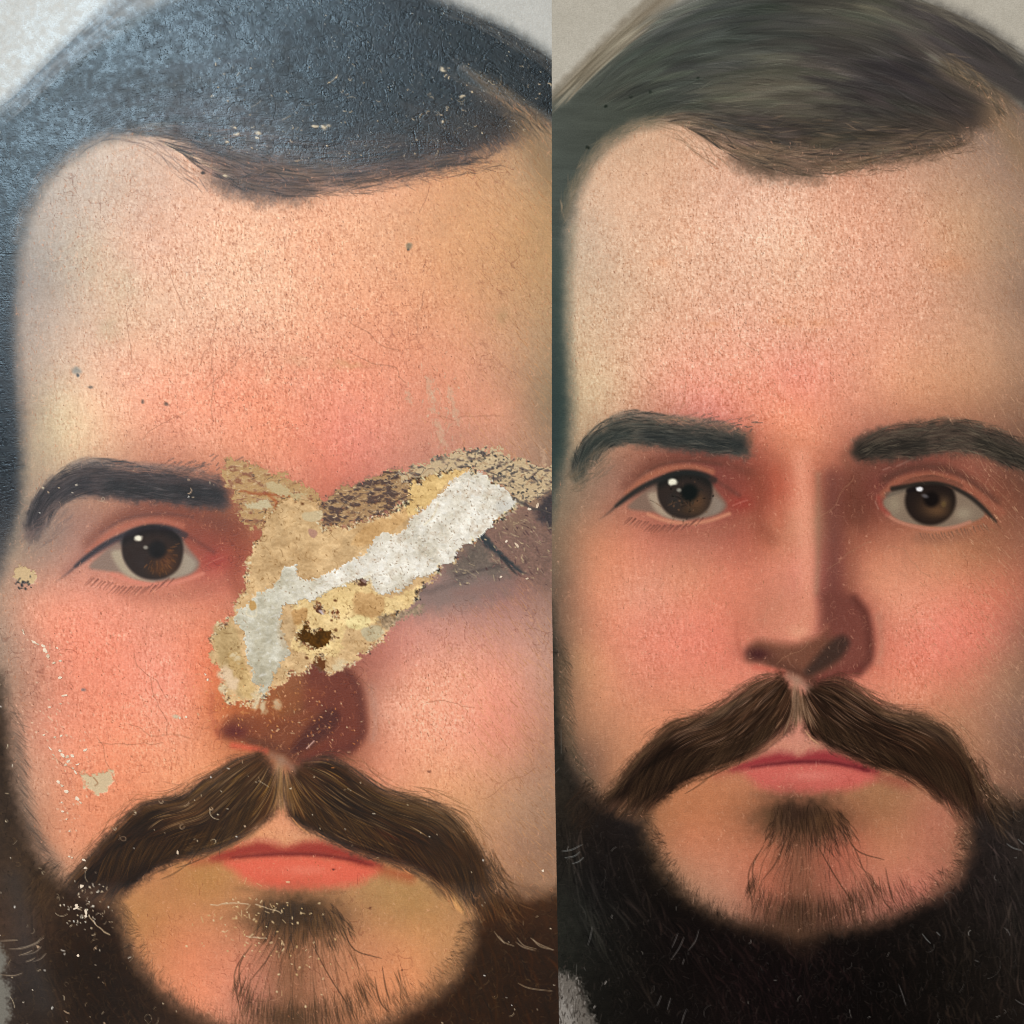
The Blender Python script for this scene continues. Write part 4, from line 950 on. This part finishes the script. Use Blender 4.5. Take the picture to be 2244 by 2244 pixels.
    stain = np.clip(fbm(H, W, 7, 7, 215, 3) * 1.8 - 0.25, 0, 1) * ins * np.clip((F.X - 600) / 200, 0, 1)
    F.mix((slice(0, H), slice(0, W)), stain * 0.4, hexc('b09478'))
    B([(1090, 1100), (1128, 1096), (1128, 1118), (1095, 1132)], 'c6c0b6', f=8, op=0.6)
    F.ticks(420, ins * np.clip((F.X - 560) / 200, 0.15, 1), (1, 4), (0.5, 1.1), ['8a6a50', '7a6654', 'a07c60'], (0.3, 0.8), (60, 60), seed=51, H=-0.4)
    F.ticks(260, ins, (4, 10), (1.0, 2.0), ['e4dcd0', 'e8e2d8'], (0.1, 0.3), (30, 60), seed=52, H=0.3)
    # a raised, lighter rim along part of the white filler's edge
    for seg in (((549, 1322), (540, 1345), (560, 1350), (562, 1325)), ((810, 1262), (790, 1270), (742, 1284), (700, 1304)), ((812, 1268), (818, 1290), (832, 1300)), ((960, 1102), (950, 1130), (930, 1150))):
        F.line(seg, 1.8, 'e8d8b8', 0.7, f=2, own=True, h=0.5)
    B([(548, 1318), (558, 1318), (562, 1332), (552, 1338), (546, 1330)], 'c49a60', f=2)
    B([(610, 1370), (640, 1350), (640, 1400), (620, 1420)], 'c0a078', f=8, op=0.5)
    # holes through filler to the brown canvas
    ho = P('bare_hole')
    B([(668, 1358), (676, 1372), (684, 1388), (694, 1376), (702, 1374), (712, 1384), (728, 1382), (730, 1392), (722, 1408), (708, 1420), (692, 1426), (676, 1418), (662, 1408), (650, 1396), (660, 1382), (666, 1372)], '55350f', f=2, rag=3, fine=3, part=ho, h=-4.5, smooth=False, tex=0.25, gloss=0.0)
    ho = P('bare_hole')
    B([(690, 1324), (700, 1320), (704, 1334), (712, 1342), (700, 1346), (690, 1338)], '5c3420', f=1.8, fine=2.5, part=ho, h=-2.0)
    B([(698, 1338), (712, 1338), (708, 1347)], 'c0aca8', f=2)
    ho = P('bare_hole')
    B([(780, 1272), (792, 1268), (804, 1274), (802, 1284), (786, 1282)], '5a3624', f=1.8, fine=2.5, part=ho, h=-2.0)
    B([(790, 1270), (804, 1272), (800, 1278)], 'b8988c', f=2, op=0.8)
    ho = P('bare_hole')
    B([(728, 1342), (738, 1336), (742, 1346), (732, 1352)], '7a4224', f=1.8, fine=3, part=ho, h=-1.6)
    ho = P('bare_hole')
    B([(690, 1442), (712, 1440), (716, 1462), (708, 1474), (690, 1462)], '6a3c1c', f=3, rag=5, fine=3, part=ho, h=-1.4)
    ho = P('bare_hole')
    B([(912, 1050), (918, 1046), (923, 1052), (920, 1060), (913, 1058)], '3c1408', f=1.4, part=ho, h=-1.5)
    for x, y, q in ((922, 1044, 3), (930, 1046, 3), (664, 1104, 4), (735, 1316, 3.5), (726, 1360, 3), (672, 1442, 4), (741, 1398, 3), (736, 1380, 4), (800, 1410, 2), (617, 1398, 2.5)):
        F.blob(x, y, q, q * 0.8, '6a4022', 0.9, own=True, hard=0.3, h=-0.8, rag=2)
    # broken crust along the edge of the filling
    rim = blur(((F.lab == fl) | (F.lab == yl) | (F.lab == wf)) * 1.0, 2.2)
    rim = np.clip(1 - np.abs(rim - 0.5) * 2.2, 0, 1) * np.clip(fbm(H, W, 9, 9, 251, 2) * 3, 0, 1)
    F.ticks(700, rim, (2, 8), (0.7, 1.8), ['e0c89c', 'd8b88a', 'ead8b4', 'c89c68'], (0.4, 1.0), (30, 60), seed=91, curl=1.2, H=0.6)
    F.ticks(420, rim, (2, 8), (0.6, 1.3), ['6a4428', '8a5c3c', '4a3024', 'a86c48'], (0.3, 0.9), (30, 60), seed=92, curl=1.2, H=-0.5)
    F.ticks(160, rim * (F.X > 860), (3, 10), (0.7, 1.6), ['2c2624', '3c302a', 'e8d8a8'], (0.4, 1.0), (30, 60), seed=93, curl=1.2, H=0.5)
    soft = ((F.lab == fl) | (F.lab == yl)) * 1.0
    for a, b2, sd, am in ((14, 20, 231, 0.05), (5, 9, 233, 0.045), (2, 2.5, 235, 0.04)):
        F.col += (soft * vnoise(H, W, a, b2, sd) * am)[..., None] * np.array([1.0, 1.0, 0.9])
        F.hgt += soft * vnoise(H, W, a, b2, sd) * am * 3
    # scratches and specks around the filling
    fr = np.isin(F.lab, [fr0, fr1, fringe])
    mot = fbm(H, W, 4, 7, 261, 3)
    mo2 = fbm(H, W, 2.0, 4.5, 263, 2)
    whole = (slice(0, H), slice(0, W))
    for lab, c1, c2, k in ((fr0, 'bc945e', '8a5234', 1.6), (fr1, 'b08858', '4a3026', 2.4), (fringe, 'cbb088', '5e4c44', 2.2)):
        m = (F.lab == lab) * 1.0
        t = np.clip(mot * k + mo2 * 0.9 + (-0.1 if lab != fr1 else 0.25), 0, 1)
        F.mix(whole, m * 0.85, hexc(c1))
        F.mix(whole, m * t * 0.9, hexc(c2))
        F.hgt += m * mot * 0.8
    F.ticks(420, fr * 1.0, (5, 18), (0.5, 1.1), ['d0ac7c', 'd8b88c', '8a5c3c', '3c2c26'], (0.25, 0.8), (22, 28), seed=53, curl=1.0, H=0.25)
    F.ticks(160, fr * (F.X > 1000) * 1.0, (3, 13), (0.7, 1.5), ['3a3434', '2c2828', 'd8c098'], (0.4, 1.0), (0, 40), seed=54, curl=1.2, H=0.3)
    F.ticks(200, (F.lab == oe) * 1.0, (3, 14), (0.6, 1.3), ['c8ae84', '4a2c2a', '8a6058', 'b49c7c'], (0.2, 0.6), (-35, 30), seed=56)
    F.ticks(420, ((F.lab == fl) | (F.lab == yl)) * 1.0, (4, 12), (0.5, 0.9), ['8a6034', 'a07848', '7a5430'], (0.25, 0.7), (60, 50), seed=57, curl=1.4, H=-0.3)
    for pts, col in (([(520, 1078), (560, 1080), (600, 1084), (650, 1090)], 'a04c1c'), ([(586, 1084), (604, 1098), (600, 1116)], 'b05c24'), ([(1120, 1085), (1160, 1112), (1200, 1120)], '3a3230')):
        F.line(pts, 3.5, col, 0.75, f=3, own=True, rag=5, taper=2)
    B([(540, 1104), (580, 1096), (592, 1108), (575, 1118), (548, 1114)], 'c8b48c', f=4, rag=5, fine=4)
    B([(586, 1056), (622, 1062), (640, 1080), (668, 1080), (670, 1094), (620, 1086), (590, 1074)], 'c2a87a', f=3, rag=5, fine=4)
    B([(664, 1126), (704, 1120), (702, 1140), (668, 1142)], 'ccb48c', f=2.5, rag=3)
    B([(660, 1084), (684, 1098), (700, 1118), (686, 1112), (664, 1098)], 'c8a070', f=2.5, rag=4)
    B([(676, 1160), (694, 1164), (690, 1178), (680, 1174)], 'b88a74', f=2, rag=2)
    # frayed chips over the nose below the filling
    for a, b, q in ((496, 1480, 14), (510, 1500, 12), (490, 1510, 7), (564, 1530, 10), (578, 1550, 8), (560, 1545, 7), (610, 1545, 8), (745, 1455, 10), (735, 1462, 6), (512, 1434, 5), (520, 1445, 5)):
        F.blob(a, b, q, q * 1.2, 'dcc49c' if q < 12 else 'e8c8a4', 0.92, own=True, hard=0.45, rag=9, h=0.3, part=fl)
    ch = np.exp(-(((F.X - 590) / 110) ** 2 + ((F.Y - 1540) / 40) ** 2)) + 0.7 * np.exp(-(((F.X - 470) / 40) ** 2 + ((F.Y - 1520) / 40) ** 2)) + 0.6 * np.exp(-(((F.X - 640) / 120) ** 2 + ((F.Y - 1590) / 60) ** 2))
    F.ticks(200, ch, (2, 7), (0.7, 1.3), ['f0b080', 'e8a05c', 'd8b48c', 'c87838'], (0.25, 0.7), (60, 50), seed=58, H=0.3)
    F.line([(560, 1600), (600, 1560), (650, 1530), (690, 1520)], 14, '9a4a20', 0.35, f=22, own=True)
    F.line([(672, 1640), (688, 1624)], 1.4, 'd8a898', 0.8, f=1.5, own=True)
    # pale scuffs on the forehead above the filling
    for pts in ([(940, 830), (945, 880), (950, 900)], [(985, 850), (992, 890), (1005, 925)], [(958, 925), (970, 960), (975, 975)], [(1190, 985), (1192, 1000), (1190, 1018)], [(895, 860), (898, 880)]):
        F.line(pts, 5, 'd0a888', 0.55, f=5, own=True, rag=8, fine=5)
    F.ticks(70, np.exp(-(((F.X - 965) / 36) ** 2 + ((F.Y - 900) / 90) ** 2)), (4, 10), (0.7, 1.5), ['d8b898', 'c8a082'], (0.2, 0.5), (85, 20), seed=59)
    # scattered losses: temple, cheek, beard
    ls = P('paint_loss')
    B([(30, 1250), (42, 1242), (58, 1242), (74, 1252), (80, 1266), (76, 1276), (50, 1276), (34, 1266)], 'cfae80', f=2.4, rag=5, fine=4, part=ls, h=-2.0)
    ls = P('paint_loss')
    B([(175, 1690), (200, 1698), (222, 1690), (242, 1694), (246, 1710), (232, 1738), (210, 1740), (190, 1724), (180, 1706)], 'd8bc94', f=4, rag=14, fine=3, part=ls, h=-2.0)
    F.line([(205, 1704), (214, 1716), (208, 1722)], 1.5, 'a07048', 0.7, f=1.6, own=True)
    F.ticks(12, np.exp(-(((F.X - 54) / 26) ** 2 + ((F.Y - 1280) / 16) ** 2)), (3, 8), (1, 2.2), ['201c1c', '2c2420'], (0.6, 1), (0, 60), seed=60)
    tr = sum(np.exp(-(((F.X - x) / a) ** 2 + ((F.Y - y) / b) ** 2)) for x, y, a, b in ((80, 1410, 40, 24), (110, 1440, 14, 24), (140, 1655, 34, 26), (135, 1600, 50, 40), (140, 1720, 24, 26), (150, 1790, 26, 60), (90, 1560, 40, 70)))
    F.ticks(120, tr, (2, 6), (0.7, 1.6), ['ecc8a4', 'eab898', 'f0b090'], (0.3, 0.8), (-40, 30), seed=61, H=-0.3)
    F.ticks(60, np.exp(-(((F.X - 195) / 34) ** 2 + ((F.Y - 1985) / 36) ** 2)), (2, 9), (0.6, 1.3), ['e8dcc8', 'd8c4a8', 'c8b090'], (0.4, 0.9), (20, 60), seed=62, curl=1.5, H=0.3)
    # lint, dust and little glints sitting on the dark passages
    dark = ((F.lab == ids['mo']) | (F.lab == ids['bd']) | (F.lab == ids['eb'])) * 1.0
    F.ticks(150, dark, (1.2, 4), (0.6, 1.3), ['e8d8c0', 'c8b090', 'f4ece0'], (0.4, 0.95), (20, 60), seed=63, H=0.4)
    F.ticks(70, dark * (F.X < 700), (8, 22), (0.7, 1.2), ['c8a888', 'd8c4a4'], (0.4, 0.8), (20, 60), seed=64, curl=3, H=0.3)
    hm = (F.lab == ids['hp']) * np.clip((F.X - 350) / 400, 0.05, 1)
    F.ticks(600, hm, (1, 3), (0.4, 0.8), ['a8a49c', 'c8bca4', '8a8480', 'd0c8b8'], (0.3, 0.9), (70, 40), seed=65, H=0.4)
    F.ticks(90, hm * (F.Y > 140) * (F.X > 450), (4, 14), (0.6, 1.2), ['c8b08c', 'b8a080'], (0.3, 0.8), (10, 50), seed=66, curl=1.2, H=0.4)
    F.ticks(110, np.exp(-(((F.X - 560) / 100) ** 2 + ((F.Y - 2010) / 60) ** 2)) + 0.5 * np.exp(-(((F.X - 660) / 60) ** 2 + ((F.Y - 2110) / 60) ** 2)), (2, 7), (0.8, 1.5), ['e8c898', 'd8b078'], (0.5, 0.9), (20, 60), seed=67, H=0.3)
    for a in (((462, 1984), (510, 1980), (545, 1982)), ((560, 1982), (596, 1992), (616, 2002)), ((540, 2052), (584, 2056)), ((196, 2010), (218, 2034), (240, 2050))):
        F.line(a, 1.1, 'dcc09c', 0.7, f=1.4, own=True, rag=3, h=0.3)
    # bruises in the paint
    for x, y, q, col in ((168, 812, 9, '8a8880'), (170, 822, 4, '3a4248'), (198, 848, 5, '6a5c50'), (313, 880, 4, '6a5040'), (365, 886, 5, '5c4434'), (896, 540, 7, '7a7058'), (895, 546, 3, '3a3c34'), (183, 1510, 5, '7a6a68'),
                         (430, 302, 5, '1a1a1c'), (446, 378, 5, '1c1614'), (940, 1690, 4, '8a5038'), (810, 1990, 3, '6a3820'), (882, 2125, 2.5, '4a2410'), (732, 1904, 2.5, '602018')):
        F.blob(x, y, q, q * 0.8, col, 0.8, own=True, hard=0.3, rag=4, h=-0.3)
    for x, y, q in ((500, 312, 5), (520, 292, 5), (565, 290, 6), (690, 276, 6), (712, 276, 8), (972, 152, 7), (1012, 212, 6), (512, 278, 4), (495, 385, 6), (970, 268, 4), (560, 302, 4), (385, 1570, 7)):
        F.blob(x, y, q, q * 0.6, 'd0bc9c', 0.9, own=True, hard=0.3, rag=7, h=0.4)
# ================================================================ materials
def nd(t, kind, **kw):
    n = t.nodes.new(kind)
    for k, v in kw.items():
        setattr(n, k, v)
    return n

def oil_paint(name, rough, spec, bump):
    """pigment and varnish come from the film's own attributes; canvas grain, pores and brush drag are procedural"""
    m = bpy.data.materials.new(name)
    m.use_nodes = True
    t = m.node_tree
    b = t.nodes["Principled BSDF"]
    col = nd(t, "ShaderNodeAttribute", attribute_name="pigment")
    var = nd(t, "ShaderNodeAttribute", attribute_name="varnish")
    tc = nd(t, "ShaderNodeTexCoord")
    grain = nd(t, "ShaderNodeTexNoise")
    grain.inputs["Scale"].default_value = 1500
    grain.inputs["Detail"].default_value = 3
    drag = nd(t, "ShaderNodeTexNoise")
    mp = nd(t, "ShaderNodeMapping")
    mp.inputs["Scale"].default_value = (500, 1, 1500)
    drag.inputs["Scale"].default_value = 1.0
    drag.inputs["Detail"].default_value = 2
    t.links.new(tc.outputs["Object"], grain.inputs["Vector"])
    t.links.new(tc.outputs["Object"], mp.inputs["Vector"])
    t.links.new(mp.outputs[0], drag.inputs["Vector"])
    hue = nd(t, "ShaderNodeHueSaturation")
    mr = nd(t, "ShaderNodeMapRange")
    mr.inputs["From Min"].default_value = 0.25; mr.inputs["From Max"].default_value = 0.75
    mr.inputs["To Min"].default_value = 0.88; mr.inputs["To Max"].default_value = 1.12
    t.links.new(grain.outputs["Fac"], mr.inputs["Value"])
    t.links.new(mr.outputs[0], hue.inputs["Value"])
    t.links.new(col.outputs["Color"], hue.inputs["Color"])
    t.links.new(hue.outputs[0], b.inputs["Base Color"])
    ro = nd(t, "ShaderNodeMapRange")
    ro.inputs["To Min"].default_value = rough[0]; ro.inputs["To Max"].default_value = rough[1]
    t.links.new(var.outputs["Fac"], ro.inputs["Value"])
    t.links.new(ro.outputs[0], b.inputs["Roughness"])
    sp = nd(t, "ShaderNodeMapRange")
    sp.inputs["To Min"].default_value = spec[0]; sp.inputs["To Max"].default_value = spec[1]
    t.links.new(var.outputs["Fac"], sp.inputs["Value"])
    t.links.new(sp.outputs[0], b.inputs["Specular IOR Level"])
    add = nd(t, "ShaderNodeMath", operation='ADD')
    t.links.new(grain.outputs["Fac"], add.inputs[0])
    t.links.new(drag.outputs["Fac"], add.inputs[1])
    bp = nd(t, "ShaderNodeBump")
    bp.inputs["Strength"].default_value = bump
    bp.inputs["Distance"].default_value = 0.0004
    t.links.new(add.outputs[0], bp.inputs["Height"])
    t.links.new(bp.outputs[0], b.inputs["Normal"])
    return m

def plain(name, c, rough, scale, var, stretch=(1, 1, 1)):
    m = bpy.data.materials.new(name)
    m.use_nodes = True
    t = m.node_tree
    b = t.nodes["Principled BSDF"]
    tc = nd(t, "ShaderNodeTexCoord"); mp = nd(t, "ShaderNodeMapping")
    mp.inputs["Scale"].default_value = stretch
    n = nd(t, "ShaderNodeTexNoise"); n.inputs["Scale"].default_value = scale; n.inputs["Detail"].default_value = 5
    r = nd(t, "ShaderNodeValToRGB")
    r.color_ramp.elements[0].position = 0.3; r.color_ramp.elements[1].position = 0.7
    r.color_ramp.elements[0].color = (c[0] * (1 - var), c[1] * (1 - var), c[2] * (1 - var), 1)
    r.color_ramp.elements[1].color = (c[0] * (1 + var), c[1] * (1 + var), c[2] * (1 + var), 1)
    t.links.new(tc.outputs["Object"], mp.inputs[0]); t.links.new(mp.outputs[0], n.inputs["Vector"])
    t.links.new(n.outputs["Fac"], r.inputs[0]); t.links.new(r.outputs[0], b.inputs["Base Color"])
    bp = nd(t, "ShaderNodeBump"); bp.inputs["Strength"].default_value = 0.4; bp.inputs["Distance"].default_value = 0.0005
    t.links.new(n.outputs["Fac"], bp.inputs["Height"]); t.links.new(bp.outputs[0], b.inputs["Normal"])
    b.inputs["Roughness"].default_value = rough
    b.inputs["Specular IOR Level"].default_value = 0.2
    return m

def seam(v):
    """the joint between the two canvases leans out slightly toward the foot"""
    return 1209.0 + np.interp(v, [1300, 2300], [0, 17.0])

ALBEDO = 0.80                    # pigment reflectance of a full white
UNIT = 0.00009                   # metres per unit of relief

def mesh_object(name, verts, faces, mat, parent, attrs=None, label=None):
    me = bpy.data.meshes.new(name)
    nf, k = faces.shape
    me.vertices.add(len(verts)); me.loops.add(nf * k); me.polygons.add(nf)
    me.vertices.foreach_set("co", verts.astype(np.float32).ravel())
    me.loops.foreach_set("vertex_index", faces.astype(np.int32).ravel())
    me.polygons.foreach_set("loop_start", (np.arange(nf) * k).astype(np.int32))
    me.update(calc_edges=True)
    me.polygons.foreach_set("use_smooth", np.zeros(nf, bool))
    if attrs:
        a = me.color_attributes.new("pigment", 'FLOAT_COLOR', 'POINT')
        a.data.foreach_set("color", attrs[0].astype(np.float32).ravel())
        g = me.attributes.new("varnish", 'FLOAT', 'POINT')
        g.data.foreach_set("value", attrs[1].astype(np.float32).ravel())
    me.materials.append(mat)
    o = bpy.data.objects.new(name, me)
    scene.collection.objects.link(o)
    if parent is not None:
        o.parent = parent
    if label:
        o["label"] = label
    return o

def lines_inside(n, o0, lo, hi):
    """grid lines: every one inside the picture, every eighth in the margin beyond it"""
    i = np.arange(n)
    u = o0 + i * PITCH
    keep = ((u >= lo - 3) & (u <= hi + 3)) | (i % 8 == 0) | (i == n - 1)
    return i[keep]

def build_canvas(F, root, mat, side_mat, left, labels):
    iy = lines_inside(F.h, F.y0, 0, FRAME)
    ix = lines_inside(F.w, F.x0, 0, FRAME)
    u = F.x0 + ix * PITCH
    v = F.y0 + iy * PITCH
    if left:
        keep = u <= 1209 + 1.0
        ix, u = ix[keep], u[keep]
    else:
        keep = u >= 1209 - 1.0
        ix, u = ix[keep], u[keep]
    ny, nx = len(iy), len(ix)
    U = np.repeat(u[None], ny, 0); V = np.repeat(v[:, None], nx, 1)
    e = seam(V) - 1209.0
    if left:      # the last columns stretch out to the joint
        U = U + (e - 0.25) * np.clip((U - 1150) / (u[-1] - 1150), 0, 1)
    else:
        U = U + (e + 0.25) * np.clip((1270 - U) / (1270 - u[0]), 0, 1)
    D = F.hgt[np.ix_(iy, ix)]
    co = np.stack([(U - 1122) * S, -D * UNIT, (1122 - V) * S], -1).reshape(-1, 3)
    col = lin(np.clip(F.col[np.ix_(iy, ix)], 0.012, 0.995)) * ALBEDO
    col = np.concatenate([col, np.ones((ny, nx, 1))], -1).reshape(-1, 4)
    glo = F.gloss[np.ix_(iy, ix)].ravel()
    lab = F.lab[np.ix_(iy, ix)][:-1, :-1].ravel()
    base = (np.arange(ny - 1)[:, None] * nx + np.arange(nx - 1)[None]).ravel()
    quads = np.stack([base, base + nx, base + nx + 1, base + 1], 1)
    objs = {}
    for k, (name, par) in enumerate(F.names):
        q = quads[lab == k]
        if len(q) < 4:
            continue
        used, inv = np.unique(q, return_inverse=True)
        parent = objs[par] if par in objs else root
        n = labels.get(name)
        objs[k] = mesh_object(name, co[used], inv.reshape(-1, 4), mat, parent, (col[used], glo[used]), n)
    # the support: canvas turned over a wooden stretcher, its side edges following the film's outline
    ring = []
    for j in range(0, ny, 12): ring.append((U[j, 0], V[j, 0]))
    ring.append((U[-1, 0], V[-1, 0]))
    ring.append((U[-1, -1], V[-1, -1]))
    for j in range(ny - 1, -1, -12): ring.append((U[j, -1], V[j, -1]))
    ring.append((U[0, -1], V[0, -1]))
    ring = np.array(ring); n = len(ring)
    X = (ring[:, 0] - 1122) * S; Z = (1122 - ring[:, 1]) * S
    f = np.stack([X, np.full(n, 0.0006), Z], 1); b = np.stack([X, np.full(n, 0.020), Z], 1)
    ce = np.array([[X.mean(), 0.0006, Z.mean()], [X.mean(), 0.020, Z.mean()]])
    vs = np.vstack([f, b, ce])
    i = np.arange(n); j = (i + 1) % n
    tri = np.vstack([np.stack([i, i + n, j], 1), np.stack([j, i + n, j + n], 1), np.stack([i, j, np.full(n, 2 * n)], 1), np.stack([j + n, i + n, np.full(n, 2 * n + 1)], 1)])
    mesh_object("canvas_support", vs, tri, side_mat, root)
    return objs

# ================================================================ the place
wall_mat = plain("grey_plaster", (0.42, 0.41, 0.39), 0.9, 9, 0.06)
linen = plain("raw_linen", (0.42, 0.34, 0.24), 0.95, 900, 0.25)
wv = np.array([(x, y, z) for z in (-1.3, 1.3) for y in (0.021, 0.12) for x in (-1.6, 1.6)], float)
wf = np.array([(0, 1, 5, 4), (2, 6, 7, 3), (0, 2, 3, 1), (4, 5, 7, 6), (0, 4, 6, 2), (1, 3, 7, 5)])
wall = mesh_object("wall", wv, wf, wall_mat, None)
wall["kind"] = "structure"

def thing(name, label, cat, loc, group=None):
    o = bpy.data.objects.new(name, None)
    o.empty_display_size = 0.05
    scene.collection.objects.link(o)
    o.location = loc
    o["label"] = label; o["category"] = cat
    if group: o["group"] = group
    return o

left_root = thing("portrait_painting", "unrestored oil portrait of a bearded man with tan and white filler across the nose", "painting", (0, 0, 0), "portrait paintings side by side")
right_root = thing("portrait_painting", "restored oil portrait of the bearded man, nose whole and both eyes visible", "painting", (0, 0, 0), "portrait paintings side by side")

damaged_film = Film(-170, 1215, -170, 2414, 1)
ids = portrait(damaged_film)
damage(damaged_film, ids)
restored_film = Film(1190, 2414, -170, 2414, 0)
portrait(restored_film)

old_varnish = oil_paint("aged_glossy_oil_paint", (0.85, 0.24), (0.10, 0.72), 0.12)
new_varnish = oil_paint("satin_oil_paint", (0.8, 0.6), (0.01, 0.12), 0.35)
for film in (damaged_film, restored_film):      # crisp the brushwork
    for q in range(3):
        film.col[..., q] = np.clip(film.col[..., q] + 0.55 * (film.col[..., q] - blur(film.col[..., q], 0.9)), 0, 1)
build_canvas(damaged_film, left_root, old_varnish, linen, True, {
    "eye_remnant": "smeared remains of the eye below the filler", "painted_beard": "warm dark brown beard with lint"})
build_canvas(restored_film, right_root, new_varnish, linen, False, {})

# lifted chips of ground and paint lying proud of the damaged canvas
chip_mat = plain("chalky_chip", (0.60, 0.45, 0.32), 0.8, 700, 0.18)
pale_mat = plain("pale_chip", (0.72, 0.58, 0.44), 0.8, 700, 0.14)
def chip(x, y, w, h, rot, mat, seed):
    r = np.random.default_rng(seed)
    n = 8
    a = np.sort(r.uniform(0, 2 * math.pi / n, n) + np.arange(n) * 2 * math.pi / n)
    q = r.uniform(0.55, 1.1, n)
    px = np.cos(a) * q * w / 2; py = np.sin(a) * q * h / 2
    ca, sa = math.cos(rot), math.sin(rot)
    px, py = px * ca - py * sa, px * sa + py * ca
    P0 = np.stack([(x + px - 1122) * S, np.full(n, 0.0001), (1122 - y - py) * S], 1)
    P1 = P0.copy(); P1[:, 1] = -0.00010 - r.uniform(0, 0.00012, n)
    P1[:, [0, 2]] = P1[:, [0, 2]] * 0.93 + P1[:, [0, 2]].mean(0) * 0.07
    c = P1.mean(0, keepdims=True)
    vs = np.vstack([P0, P1, c])
    i = np.arange(n); j = (i + 1) % n
    tri = np.vstack([np.stack([i, j, i + n], 1), np.stack([j, j + n, i + n], 1), np.stack([i + n, j + n, np.full(n, 2 * n)], 1)])[:, ::-1]
    return mesh_object("paint_chip", vs, tri, mat, left_root)

chips = """50,1382,12,5,50 52,1388,9,4,60 75,1407,17,7,30 83,1412,10,5,20 95,1416,12,8,40 100,1426,16,10,50 105,1438,11,9,60 125,1420,8,6,30 132,1448,9,6,10 118,1452,10,7,0
131,1485,11,8,-10 141,1524,22,6,-15 133,1542,7,5,0 109,1550,9,5,-30 96,1610,9,5,-30 120,1615,7,5,0 134,1612,9,6,-40 110,1640,14,4,50 117,1654,9,4,40 131,1645,9,7,30
137,1655,14,8,40 147,1658,11,8,10 159,1657,14,9,20 149,1668,13,8,-20 144,1676,9,7,-50 170,1675,14,4,-20 187,1643,13,8,-30 160,1683,10,5,40 165,1692,12,6,50 128,1714,13,7,50
136,1722,10,8,50 146,1734,13,9,20 170,1750,13,11,40 176,1758,11,5,40 135,1758,6,5,0 137,1778,9,5,10 146,1795,7,5,0 152,1821,6,4,0 152,1877,8,6,20 158,1879,7,5,0 184,1884,11,8,40
187,1902,9,6,0 179,1942,13,9,-40 166,1990,20,5,-20 168,1984,10,8,60 188,1998,7,20,0 188,2008,11,7,0 171,2094,7,9,-30 389,1868,6,11,-10 394,1574,6,8,0 408,1571,6,6,0 1190,1908,8,6,0
450,1478,8,5,60 455,1490,6,9,0 1178,1108,18,9,-60 1160,1116,11,8,20 1056,1160,9,6,-20 1134,1196,6,20,-40 1110,1186,9,5,-40 1098,1264,10,5,-30 1155,1268,8,6,0"""
for k, row in enumerate(chips.split()):
    x, y, w, h, rot = map(float, row.split(','))
    chip(x, y, w, h, math.radians(rot), pale_mat if (k % 3 or y > 1900) else chip_mat, 900 + k)
